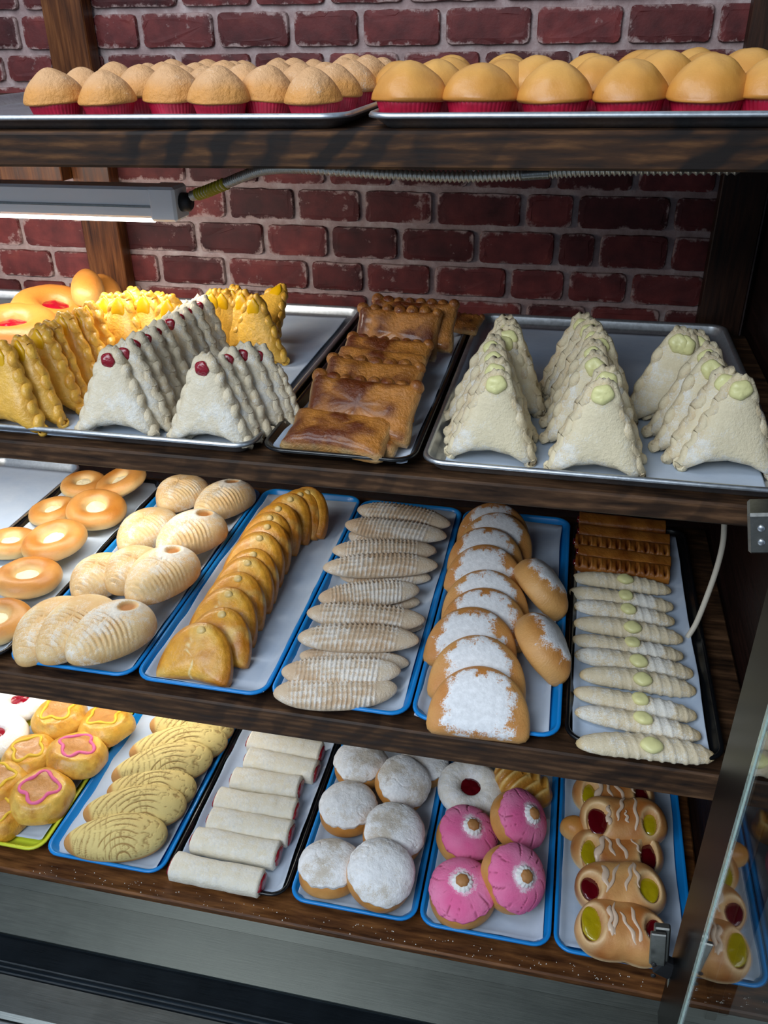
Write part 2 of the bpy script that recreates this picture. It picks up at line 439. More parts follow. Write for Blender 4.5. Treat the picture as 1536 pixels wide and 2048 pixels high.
# ------------------------------------------------------------------ shelving
def board(x0, x1, y0, y1, zt, zb, mat, label):
    o = box('shelf_board', x0, x1, y0, y1, zb, zt, mat, bev=.003)
    return tag(o, label, 'shelf')
o = board(-1.5, .335, .938, 1.66, Z1, -.131, 'shelfwood', 'top shelf board of dark rough-sawn wood under the cupcake trays')
o.rotation_euler[1] = -.0095; o.location.z += .0095*(-.5825+.2)
board(-1.5, .335, .972, 1.66, Z2, -.543, 'shelfwood2', 'second shelf board of dark wood carrying the stacked triangle pastries')
board(-1.5, .335, .945, 1.66, Z3, -.993, 'shelfwood2', 'third shelf board of dark wood under the row of blue trays')
o = board(-1.5, .335, .873, 1.66, Z4, -1.41, 'boardwood', 'lowest shelf board of polished brown wood above the steel ledge')
def post(x0, x1, label, mat='postwood'):
    o = box('wooden_post', x0, x1, 1.675, 1.712, -.9, .45, mat, bev=.002); return tag(o, label, 'post')
post(-1.022, -.938, 'upright brown wooden post against the brick wall behind the left cupcakes')
post(.247, .325, 'upright dark wooden post at the right end of the brick wall', 'postdark')
o = box('crossbeam', -1.45, -1.024, 1.64, 1.70, -.262, -.205, 'postwood'); tag(o, 'horizontal brown wooden beam on the wall behind the strip light', 'beam')
o = box('wood_block', -1.02, -.955, 1.22, 1.30, -.205, -.190, 'postwood')
bpy.data.objects.remove(o)

# ------------------------------------------------------------------ trays and paper
def lean1(x): return .0095*(x+.2)          # the top shelf sits slightly higher at its right end
def rrect(w_, d_, r, n=6):
    L = []
    for cx, cy, a0 in ((w_/2-r, d_/2-r, 0), (-w_/2+r, d_/2-r, 90), (-w_/2+r, -d_/2+r, 180), (w_/2-r, -d_/2+r, 270)):
        for k in range(n+1):
            t = R(a0+90*k/n); L.append((cx+r*math.cos(t), cy+r*math.sin(t)))
    return L
def tray(x0, x1, y0, y1, zf, h, mat, label, slope=.018, lip=.006, rad=.032, group=None, bead=False):
    W_, D_ = x1-x0, y1-y0; prof = []     # (inset from outer edge, z)
    prof = [(lip+slope+.004, 0.0), (lip+slope, .0008), (lip+slope*.6, .005), (lip+.001, h-.003), (lip, h-.0005), (lip*.6, h+.0012 if bead else h), (lip*.2, h+.0008 if bead else h), (0, h-.0015), (0, h-.004), (lip*.4, h-.005), (lip*.7, h-.005),
            (lip+slope*.62, .002), (lip+slope+.002, -.0025)]
    V = []; F = []; n = 28
    for ins, z in prof:
        for p in rrect(W_-2*ins, D_-2*ins, max(rad-ins*.8, .006)): V.append((p[0], p[1], z))
    for k in range(len(prof)-1):
        for i in range(n): F.append((k*n+i, k*n+(i+1) % n, (k+1)*n+(i+1) % n, (k+1)*n+i))
    F.append(tuple(range(n))); F.append(tuple(range((len(prof)-1)*n, len(prof)*n))[::-1])
    F = [f[::-1] if i < len(F)-2 else f for i, f in enumerate(F)]
    o = mk('serving_tray' if not bead else 'sheet_pan', V, F, mat); o.location = ((x0+x1)/2, (y0+y1)/2, zf)
    return tag(o, label, 'tray', group)
def sheet(x0, x1, y0, y1, zf, label, curl=.012, seed=0, edge=.016, sides=(1, 1, 1, 1)):
    """paper liner whose margins climb the tray sides; sides = left right front back"""
    W_, D_ = x1-x0, y1-y0; nx, ny = 26, 60; V = []; F = []
    for j in range(ny+1):
        for i in range(nx+1):
            u, v = i/nx, j/ny
            # dense near edges
            u = .5-.5*math.cos(math.pi*u)*(.6+.4*abs(math.cos(math.pi*u))); v_ = v
            V.append(((u-.5)*W_, (v_-.5)*D_, 0))
    V = np.array(V)
    dl, dr, df, db = V[:, 0]+W_/2, W_/2-V[:, 0], V[:, 1]+D_/2, D_/2-V[:, 1]
    z = np.zeros(len(V))
    nz = fbm(V, 14, seed, 2)
    for d, k in ((dl, sides[0]), (dr, sides[1]), (df, sides[2]*.7), (db, sides[3])):
        z = np.maximum(z, curl*k*(1+.6*nz)*(1-ss(0, edge, d)))
    z += .0011+.0006*fbm(V, 25, seed+3, 2)+.0003
    V[:, 2] = z
    V[:, 1] += .004*fbm(V, 9, seed+5, 1)*(1-ss(0, .01, np.minimum(df, db)))
    V[:, 0] += .004*fbm(V, 9, seed+6, 1)*(1-ss(0, .01, np.minimum(dl, dr)))
    F = [(j*(nx+1)+i, j*(nx+1)+i+1, (j+1)*(nx+1)+i+1, (j+1)*(nx+1)+i) for j in range(ny) for i in range(nx)]
    o = mk('paper_liner', V, F, 'paper'); o.location = ((x0+x1)/2, (y0+y1)/2, zf)
    sm = o.modifiers.new('thickness', 'SOLIDIFY'); sm.thickness = .0004; sm.offset = 1
    return tag(o, label, 'paper', 'baking paper liners')
def tr(x0, x1, y0, y1, z, mat, what, shelf, pl=(.012, .012, .012, .012), sides=(1, 1, 1, 1), curl=.010, seed=0, lab=None, plab=None, **k):
    colr = {'blue': 'blue plastic', 'lime': 'lime yellow plastic', 'black': 'black', 'alu': 'silver aluminium'}[mat]
    h = k.pop('h', .019)
    tray(x0, x1, y0, y1, z, h, mat, lab or f'long {colr} tray of {what} on the {shelf} shelf', **k)
    sheet(x0+pl[0], x1-pl[1], y0+pl[2], y1-pl[3], z+.0012, plab or f'white paper liner under the {what} on the {shelf} shelf', curl=curl, seed=seed, sides=sides)
S3, S4 = 'third', 'lowest'
Y3a, Y3b, Y4a, Y4b = .953, 1.612, .905, 1.565
tr(-1.36, -1.118, .99, 1.652, F3, 'alu', 'nothing', S3, lab='nearly empty silver sheet pan at the far left of the third shelf', plab='bare white paper liner in the empty silver pan at far left', seed=1, pl=(.02, .02, .02, .02), h=.020, bead=True, curl=.002)
tr(-1.113, -.882, Y3a, Y3b, F3, 'black', 'golden ring breads', S3, seed=2)
tr(-.876, -.643, Y3a, Y3b, F3, 'blue', 'ribbed oval rolls', S3, seed=3)
tr(-.640, -.411, Y3a, Y3b+.01, F3, 'blue', 'yellow half-moon turnovers', S3, seed=4, pl=(.014, .006, .012, .024), curl=.013)
tr(-.408, -.181, Y3a, Y3b, F3, 'blue', 'corn-shaped rolls', S3, seed=5)
tr(-.178, .050, Y3a, Y3b, F3, 'blue', 'sugared half-moon buns', S3, seed=6, pl=(.006, .018, .010, .02))
tr(.056, .285, Y3a, Y3b, F3, 'black', 'floured horn rolls', S3, seed=7, pl=(.012, .020, .012, .02))
tr(-1.345, -1.113, Y4a, Y4b, F4, 'black', 'white rolls with red jelly', S4, seed=8)
tr(-1.108, -.882, Y4a, Y4b, F4, 'lime', 'glazed yellow buns', S4, seed=9, pl=(.014, .014, .03, .012))
tr(-.878, -.634, Y4a, Y4b, F4, 'blue', 'yellow shell rolls', S4, seed=10, pl=(.006, .016, .012, .012))
tr(-.630, -.395, Y4a, Y4b, F4, 'black', 'white filled rolls', S4, seed=11, curl=.013)
tr(-.390, -.158, Y4a, Y4b, F4, 'blue', 'white topped buns', S4, seed=12)
tr(-.154, .074, Y4a, Y4b, F4, 'blue', 'pink topped buns', S4, seed=13)
tr(.078, .311, Y4a, Y4b, F4, 'blue', 'jelly filled double rolls', S4, seed=14, pl=(.010, .016, .016, .012))
# second shelf
B = dict(h=.0185, bead=True, lip=.008, slope=.010, rad=.03)
tr(-.870, -.402, .978, 1.648, F2, 'alu', 'triangles', '', lab='silver sheet pan of yellow and red-dotted triangles, left on second shelf', plab='white paper under the yellow and red-dotted triangle pastries', seed=15, pl=(.025, .03, .012, .03), curl=.002, **B)
tr(-.392, -.176, .975, 1.64, F2, 'black', 'brown puff pastries', 'second', seed=16, pl=(.012, .012, .014, .02), curl=.008)
tr(-.170, .294, .978, 1.650, F2, 'alu', 'cream triangles', '', lab='silver sheet pan holding three stacks of cream-dotted triangles', plab='floured paper under the three stacks of cream-dotted triangles', seed=17, pl=(.03, .03, .022, .04), curl=.002, **B)
tray(-1.34, -.875, .978, 1.648, F2, .0185, 'alu', 'silver sheet pan under the jelly buns at the far left of second shelf', bead=True, lip=.008, slope=.010, rad=.03)
# top shelf
o = tray(-.905, -.245, .947, 1.407, F1, .0125, 'alu', 'silver sheet pan of paler cupcakes, left on top shelf', bead=True, lip=.008, slope=.010, rad=.03)
o.rotation_euler[1] = -.0095; o.location.z += lean1(o.location.x)
o = tray(-.228, .330, .947, 1.407, F1, .0125, 'alu', 'silver sheet pan of smooth golden cupcakes, right on top shelf', bead=True, lip=.008, slope=.010, rad=.03)
o.rotation_euler[1] = -.0095; o.location.z += lean1(o.location.x)

# ------------------------------------------------------------------ triangles with braided edges
def triangle(kind, seed, W_=.122, H_=.128):
    c = {'white': ('E0D3B8', 'CDB488'), 'yellow': ('E6B246', 'C4801E'), 'cream': ('E4D6B4', 'D0B080')}[kind]
    hw = W_/2
    P = [(0, H_), (.010, H_-.002), (.017, H_*.88), (hw*.62, H_*.50), (hw*.92, H_*.12), (hw, .003), (hw*.86, 0), (hw*.55, .012), (0, .017), (-hw*.55, .012), (-hw*.86, 0), (-hw, .003), (-hw*.92, H_*.12), (-hw*.62, H_*.5), (-.017, H_*.88), (-.010, H_-.002)]
    cy = H_*.36; Rf = polyR([(x, y-cy) for x, y in P], smooth=3)
    V, F, th, ph, s = pillow(Rf, .0155, .011, 44, 20, .62, (0, cy))
    nz = fbm(V, 28, seed, 3)
    V[:, 2] += .004*nz*(1-s*.4)*np.sign(V[:, 2]+1e-6)
    # flatter, drooping: lower middle puffs out
    V[:, 2] *= 1+.25*ss(.1, .0, V[:, 1])
    T = mixc(lin(c[0]), lin(c[1]), np.clip(.5*ss(.75, 1, s)+.5*nz, 0, 1)*.8)
    pw = .30+.6*nz if kind != 'yellow' else -.28+.55*fbm(V, 40, seed+3, 2)
    mat = 'dough' if kind != 'yellow' else 'gloss'
    name = {'white': 'triangle_pastry', 'yellow': 'glazed_triangle_pastry', 'cream': 'cream_triangle_pastry'}[kind]
    root = mk(name, V, F, mat, tint=np.hstack([T, pw[:, None]]))
    # braid along the two sides
    JV, JF = [], []
    for sgn in (-1, 1):
        n = 64; pts = []
        for i in range(n):
            t = i/(n-1)
            y = H_*(1-t)-.002; k = 1-y/H_
            x = sgn*(.004+(hw-.004)*(k**.82))
            y2 = max(y, .004)
            pts.append((x-sgn*(.0035+.0012*math.sin(t*19+seed*2)), y2+(.004 if t > .96 else 0), .0028*math.sin(t*38+seed)))
        ph0 = rnd.random()*6
        tube('b', pts, .0078, None, nu=10, rfn=lambda t, a, ph0=ph0: (1+.13*math.sin(t*38+a*1+ph0)+.06*math.sin(t*17+ph0*3))*(.8 if t < .05 else 1)*(1.05 if t > .93 else 1), join=(JV, JF), squash=1.15)
    JV = np.array(JV)
    nb = fbm(JV, 60, seed+9, 2)
    T = mixc(lin(c[0]), lin(c[1]), np.clip(.2+nb, 0, 1))
    pw = .18+.5*nb if kind != 'yellow' else -.3+.6*nb
    mk('braided_edge', JV, JF, mat, root, tint=np.hstack([T, pw[:, None]]))
    # dollop at the tip
    if kind in ('white', 'cream'):
        rx, ry, dz, m_, nm = (.0105, .0105, .005, 'red', 'jelly_dollop') if kind == 'white' else (.0135, .0125, .008, 'cream', 'cream_dollop')
        V, F, th, ph, s = pillow(lambda a: rx*(1+.07*np.sin(2*a+seed)+.05*np.sin(5*a+seed*2)), dz, .004, 20, 10, .9)
        V[:, 2] += .0030*fbm(V, 110, seed, 2)
        d = mk(nm, V+np.array([0, H_-.019, .0115]), F, m_, root)
    else:
        V, F, th, ph, s = pillow(polyR([(0, .018), (.011, .004), (.013, -.016), (-.013, -.016), (-.011, .004)]), .0035, .004, 20, 10, .9)
        mk('yellow_filling', V+np.array([0, H_-.022, .0112]), F, 'yjelly2', root)
    return root
M['yjelly2'] = simple('yellow_glaze_spot', 'DBA606', .3, bsc=120, bstr=.4)
def tri_row(stock, apex, H_, lean, labels, group, **kw):
    apex = [a if len(a) == 3 else (a[0], a[1], 1.0) for a in apex]
    tri_row_(stock, apex, H_, lean, labels, group, **kw)
def tri_row_(stock, apex, H_, lean, labels, group, cat='pastry', yaw=0, W_=1, zf=F2, sc0=1.0, dz=0):
    for i, (x, y, k_) in enumerate(apex):
        s = sc0*k_*(1+rnd.uniform(-.03, .035))
        L = R(lean+rnd.uniform(-3, 3)); h = H_*s
        A = at(x, y, z=zf+.005+h*math.cos(L))
        o = stock.get(rnd.randrange(len(stock.p)) if i >= len(stock.p) else i)
        yw = R(yaw+rnd.uniform(-4, 4))
        tilted(o, (A.x+math.sin(yw)*h*math.sin(L), A.y-h*math.sin(L), zf+.004+dz), math.pi/2-L, R(rnd.uniform(-1.5, 1.5)), yw, s)
        tag(o, labels(i, len(apex)), cat, group)
cr = Stock(triangle('cream', 1), triangle('cream', 2), triangle('cream', 3))
def fr(i, n, what):
    if i == 0: return f'frontmost {what}'
    if i == n-1: return f'rearmost {what}'
    return f'{what}, {ORD[i]} from the front'
tri_row(cr, [(992, 745), (994, 722), (992, 700), (986, 679), (1008, 667), (1018, 656), (1014, 645), (1012, 637)], .122, 11,
        lambda i, n: fr(i, n, 'cream-dotted triangle in the left stack on right silver pan'), 'cream triangles in left stack')
tri_row(cr, [(1210, 765), (1212, 740), (1194, 713), (1189, 691), (1201, 674), (1190, 660), (1180, 645), (1168, 634)], .121, 11,
        lambda i, n: fr(i, n, 'cream-dotted triangle in the middle stack on right silver pan'), 'cream triangles in middle stack')
tri_row(cr, [(1478, 755), (1452, 742), (1426, 716), (1417, 695), (1397, 670), (1375, 668), (1362, 664)], .122, 11,
        lambda i, n: fr(i, n, 'cream-dotted triangle in the right stack on right silver pan'), 'cream triangles in right stack', sc0=1.03)
wh = Stock(triangle('white', 4), triangle('white', 5), triangle('white', 6))
tri_row(wh, [(224, 702), (252, 690), (274, 674), (297, 664), (318, 650), (345, 634), (364, 624), (382, 612), (402, 600)], .120, 11,
        lambda i, n: fr(i, n, 'red-dotted white triangle in the long left stack'), 'red-dotted triangles in the long stack')
tri_row(wh, [(412, 727), (441, 731, .96), (463, 714, .96), (492, 704, .93), (520, 706, .90), (552, 742, .66)], .113, 10,
        lambda i, n: fr(i, n, 'red-dotted white triangle in the short stack'), 'red-dotted triangles in the short stack')
ye = Stock(triangle('yellow', 7), triangle('yellow', 8), triangle('yellow', 9))
tri_row(ye, [(2, 680), (42, 670), (82, 648), (102, 640), (131, 622), (156, 615), (183, 602), (213, 585), (240, 584), (266, 574), (292, 581), (318, 584), (340, 588)], .128, 12,
        lambda i, n: fr(i, n, 'yellow glazed triangle in the long yellow stack'), 'yellow triangles in the long stack', yaw=-3)
tri_row(ye, [(428, 588, .98), (446, 588, .98), (466, 582, .98), (486, 590, .95), (508, 598, .90)], .118, 8,
        lambda i, n: fr(i, n, 'yellow glazed triangle behind the red-dotted stack'), 'yellow triangles behind the red-dotted stack')
o = ye.get(0); p = at(522, 662, z=F2+.02); tilted(o, (p.x, p.y-.05, F2+.028), R(38), R(10), R(-18), .9); tag(o, 'yellow triangle slumped flat behind the stack on the left silver pan', 'pastry', 'yellow triangles behind the red-dotted stack')

# ------------------------------------------------------------------ tori / rings
def torus(Rr, r, flat, seed, nu=56, nv=22, bumpy=.0025):
    V = []; F = []
    for i in range(nu):
        a = 2*math.pi*i/nu
        for j in range(nv):
            b = 2*math.pi*j/nv; V.append(((Rr+r*math.cos(b))*math.cos(a), (Rr+r*math.cos(b))*math.sin(a), r*flat*math.sin(b)))
            F.append((i*nv+j, ((i+1) % nu)*nv+j, ((i+1) % nu)*nv+(j+1) % nv, i*nv+(j+1) % nv))
    V = np.array(V); V *= (1+.05*fbm(V, 14, seed, 2))[:, None]; V[:, 2] += bumpy*fbm(V, 40, seed+4, 2)
    return V, F
def ring(kind, seed):
    Rr, r = (.0355, .0195) if kind == 'gold' else (.0345, .0205)
    V, F = torus(Rr, r, .88, seed); V[:, 1] *= .95
    V[:, 2] = np.where(V[:, 2] < 0, V[:, 2]*.7, V[:, 2])
    rad = np.hypot(V[:, 0], V[:, 1]); h = V[:, 2]/(r*.8)
    if kind == 'gold':
        T = mixc(lin('E6C68C'), lin('CC8632'), np.clip(ss(-.1, .75, h)*.85+.4*fbm(V, 30, seed, 2), 0, 1)*ss(.018, .030, rad))
        T = mixc(T, lin('A45C1C'), .75*ss(.5, 1, h)*np.clip(.3+fbm(V, 25, seed+2), 0, 1))
        pw = np.full(len(V), -.5); mat, nm = 'bun', 'ring_bread'
    elif kind == 'bun':
        T = mixc(lin('CC9450'), lin('B4702C'), np.clip(ss(0, .9, h)+.3*fbm(V, 30, seed), 0, 1)); pw = np.full(len(V), -.5); mat, nm = 'bun', 'jelly_ring_bun'
    else:
        T = np.tile(lin('ECE6DA'), (len(V), 1)); T = mixc(T, lin('C9A878'), ss(-.15, -.5, h)); pw = .4*ss(-.3, 0, h); mat, nm = 'sugar', 'sugar_ring_bun'
        th = np.arctan2(V[:, 1], V[:, 0]); cr_ = np.abs(np.sin(th*7+3*fbm(V, 40, seed)))
        V[:, 2] -= .0022*(cr_ < .1)*(h > .2)
    root = mk(nm, V, F, mat, tint=np.hstack([T, pw[:, None]]))
    V, F, th, ph, s = pillow(lambda a: .0220+0*a, .008, .008, 30, 12, .8)
    V[:, 2] += .004*fbm(V, 110, seed, 3)*(V[:, 2] > 0)
    mk('cream_center' if kind == 'gold' else 'jelly_center', V+np.array([0, 0, .001]), F, 'pale_cream' if kind == 'gold' else 'red', root)
    return root
rg = Stock(ring('gold', 11), ring('gold', 12))
RING = [((-5, 1245), 1.05, .022, 0, 0, 'lowest golden ring bread, cut off by the left picture edge'),
        ((56, 1157), 1.08, .028, 0, -8, 'golden ring bread with cream centre, nearest complete one in the black tray'),
        ((22, 1088), .98, .018, 0, 0, 'golden ring bread at left edge, behind and under the row of rings'),
        ((110, 1083), 1.10, .038, -8, -12, 'golden ring bread with bright cream centre, middle of the right-hand row'),
        ((108, 1024), .95, .018, 0, 0, 'golden ring bread half hidden under two others'),
        ((193, 1020), 1.08, .038, 5, -14, 'golden ring bread with wide oval opening, third up the right-hand row'),
        ((168, 970), .92, .018, 0, 0, 'golden ring bread partly hidden at the back left of the black tray'),
        ((242, 966), 1.05, .045, -20, -12, 'rearmost golden ring bread, tilted at the back of the black tray')]
for i, ((x, y), s, z, rx, ry, lab) in enumerate(RING):
    o = rg.get(i); p = at(x, y, z=F3+z); tilted(o, p, R(rx+4), R(-ry*.6), R(i*70), s*1.08); tag(o, lab, 'bread', 'golden ring breads')
bn = Stock(ring('bun', 13))
for (x, y), s, z, rx, ry, lab in [((28, 660), 1.5, .05, 8, 0, 'large jelly-centred bun at the left edge beside the yellow triangles'),
                                 ((112, 622), 1.45, .055, 14, 8, 'large jelly-centred bun behind the yellow triangles'),
                                 ((70, 632), 1.3, .022, 0, 0, 'bun lying underneath the two large jelly-centred buns')]:
    o = bn.get(); p = at(x, y, z=F2+z); tilted(o, p, R(rx), R(ry), R(40), s); tag(o, lab, 'bun', 'jelly buns on second shelf')
def oblong(seed, L_, w_, h_, name, c0='D09A54', c1='B8742F'):
    V, F, th, ph, s = pillow(polyR([(L_/2*math.cos(a)*(1), w_/2*math.sin(a)*(1+.15*math.cos(a))) for a in np.linspace(0, 6.283, 40)[:-1]]), h_*.65, h_*.35, 40, 20, .85)
    V *= (1+.03*fbm(V, 20, seed))[:, None]
    T = mixc(lin(c0), lin(c1), np.clip(ss(0, h_*.6, V[:, 2])+.3*fbm(V, 30, seed), 0, 1))
    return mk(name, V, F, 'bun', tint=np.hstack([T, np.full((len(V), 1), -.5)]))
o = oblong(3, .12, .06, .05, 'oblong_bun'); p = at(176, 580, z=F2+.085); tilted(o, p, 0, R(8), R(-62)); tag(o, 'smooth oblong golden bun propped up by the wooden post', 'bun')
o = oblong(4, .12, .055, .045, 'oblong_bun'); p = at(212, 585, z=F2+.06); tilted(o, p, 0, R(8), R(-50)); tag(o, 'second oblong bun half hidden behind the propped-up one', 'bun')

# ------------------------------------------------------------------ puff turnovers
def puff(seed, W_, H_, knobs):
    P = [(-W_/2, -H_/2), (0, -H_/2+.006), (W_/2, -H_/2), (W_/2-.004, 0), (W_/2, H_/2), (0, H_/2-.004), (-W_/2, H_/2), (-W_/2+.004, 0)]
    V, F, th, ph, s = pillow(polyR(P, smooth=3), .021, .010, 72, 26, .5)
    nz = fbm(V, 45, seed, 4); n2 = fbm(V, 16, seed+3, 2)
    V[:, 2] += .0045*nz+.004*n2*(V[:, 2] > 0)
    V[:, :2] *= (1+.05*nz)[:, None]
    T = mixc(lin('C07C34'), lin('652C08'), np.clip(.5+1.9*nz+1.2*n2, 0, 1))
    T = mixc(T, lin('E2C084'), ss(.9, 1, s)*.7*np.clip(.5+nz, 0, 1))
    root = mk('puff_turnover', V, F, 'puff', tint=np.hstack([T, np.full((len(V), 1), -.35)]))
    if knobs:
        JV, JF, JT = [], [], []
        for k in range(knobs):
            x = -W_/2+.008+(W_-.016)*k/(knobs-1); rr = .0098+rnd.uniform(-.001, .0015)
            V, F, th, ph, s = pillow(lambda a: rr+0*a, .011, .008, 16, 10, 1)
            V *= (1+.12*fbm(V, 70, seed+k))[:, None]; V += np.array([x, H_/2-.004+rnd.uniform(-.002, .002), .004])
            b = sum(len(q) for q in JV); JV.append(V); JF += [tuple(i+b for i in f) for f in F]
        JV = np.vstack(JV); T = mixc(lin('C98538'), lin('6E300E'), np.clip(ss(.0, .016, JV[:, 2])*.8+fbm(JV, 60, seed), 0, 1))
        mk('crimped_edge', JV, JF, 'puff', root, tint=np.hstack([T, np.full((len(JV), 1), -.35)]))
    return root
pf = Stock(puff(21, .150, .078, 0), puff(22, .150, .085, 8), puff(23, .150, .085, 7))
PUFF = [  # photo pixel, height, variant, lean, yaw, scale, label
        ((915, 648), .030, 1, 20, -12, .60, 'small end of a brown turnover jutting out behind the rear pair'),
        ((826, 652), .058, 1, 58, -4, 1.02, 'rearmost brown puff turnover with a knobbly crimped top edge'),
        ((795, 668), .052, 2, 62, -6, 1.0, 'tall brown puff turnover with crimped top, second from the back'),
        ((768, 722), .030, 1, 28, -7, 1.0, 'brown puff turnover wedged below the two standing ones'),
        ((755, 745), .036, 0, 35, -9, 1.0, 'smooth brown puff turnover at mid-stack'),
        ((738, 775), .036, 2, 35, -8, 1.05, 'knobbly brown puff turnover above the largest square one'),
        ((722, 822), .045, 1, 42, -7, 1.08, 'large square brown puff turnover facing the viewer'),
        ((705, 862), .018, 1, 12, -8, 1.02, 'brown puff turnover pinned under the large square one'),
        ((678, 872), .026, 0, 20, -6, .98, 'frontmost brown puff turnover, long and flat')]
for (x, y), z, v, rx, yw, s, lab in PUFF:
    o = pf.get(v); p = at(x, y, z=F2+z); tilted(o, p, R(rx), 0, R(yw), s if v or y < 880 else (1.08, .85, 1.1)); tag(o, lab, 'pastry', 'brown puff turnovers')

# ------------------------------------------------------------------ lay helper: put a long thing between two photo points on a level plane
def lay(o, p0, p1, z, base, rx=0, ry=0, smax=1.5, sy=None, sz=None):
    A, B_ = at(*p0, z=z), at(*p1, z=z); d = B_-A; s = d.length/base
    yaw = math.atan2(d.y, d.x)
    tilted(o, (A+B_)/2, R(rx), R(ry), yaw, (s, sy or s, sz or s)); return s

# ------------------------------------------------------------------ ribbed oval rolls
def ovalroll(seed, hole=True):
    L_, w_ = .16, .112
    P = [(L_/2*math.cos(a), w_/2*math.sin(a)*(1+.22*math.cos(a))) for a in np.linspace(0, 6.283, 60)[:-1]]
    V, F, th, ph, s = pillow(polyR(P), .040, .012, 110, 60, .85)
    top = V[:, 2] > 0
    x = V[:, 0]; y = V[:, 1]
    arc = x+1.6*y*y/.1*.35
    g = np.sin(arc*2*math.pi/.0088+1.2*fbm(V, 22, seed, 2)*3)
    mask = ss(.030, .0, x)*top*(.55+.9*vnoise(V*25, seed))
    V[:, 2] += mask*.0017*g
    V[:, 2] -= mask*.0012*(g < -.6)
    V *= (1+.025*fbm(V, 18, seed+1))[:, None]
    T = mixc(lin('E8CC98'), lin('DDB47A'), np.clip(.4+fbm(V, 30, seed), 0, 1))
    T = mixc(T, lin('C9964E'), mask*.35*ss(-.2, -.9, g))
    T = mixc(T, lin('CC9348'), ss(.012, -.004, V[:, 2])*.6)
    pw = .30+.45*fbm(V, 18, seed+2, 2)
    if hole:
        d = np.hypot((x-.042)/.019, (y-.004)/.0145)
        k = ss(1.05, .5, d)*top; V[:, 2] -= .0055*k
        V[:, 2] += .0012*top*np.exp(-((d-1.2)/.25)**2)
        T = mixc(T, lin('B9722F'), k*.9); pw = pw-k*.5
        pw += .35*top*ss(2.4, 1.1, d)*(d > 1)
    return mk('ribbed_oval_roll', V, F, 'dough2', tint=np.hstack([T, np.clip(pw, -.5, .75)[:, None]]))
M['dough2'] = pastry('pale_baked_dough', .62, 'F0E9DC', .3, 200, .08)
ov = Stock(ovalroll(31), ovalroll(32), ovalroll(33, False))
OV = [((330, 1022), (392, 965), .026, 2, 'ribbed oval roll at the back left of its blue tray'),
      ((398, 1040), (492, 976), .028, 0, 'ribbed oval roll at the back right of its blue tray'),
      ((248, 1106), (335, 1030), .024, 2, 'ribbed oval roll with an orange end, under the second pair of rolls'),
      ((318, 1108), (440, 1040), .045, 1, 'ribbed oval roll with a deep hole, second pair from the back'),
      ((156, 1200), (245, 1122), .024, 2, 'ribbed oval roll at the left side, third pair from the back'),
      ((225, 1185), (310, 1110), .038, 2, 'ribbed oval roll sandwiched in the middle of the third pair'),
      ((262, 1206), (376, 1108), .052, 0, 'ribbed oval roll with a floury hole leaning to the right'),
      ((45, 1330), (150, 1205), .020, 2, 'ribbed oval roll at the front left corner of its blue tray'),
      ((84, 1325), (215, 1205), .034, 2, 'ribbed oval roll in the middle of the front three'),
      ((136, 1322), (298, 1222), .048, 1, 'frontmost ribbed oval roll with an orange-brown hole')]
for a, b, z, v, lab in OV:
    o = ov.get(v); lay(o, a, b, F3+z, .16, 0, 0, sz=1.0, sy=1.0); tag(o, lab, 'roll', 'ribbed oval rolls')
    o.rotation_euler[0] = R(8 if z > .03 else 0)

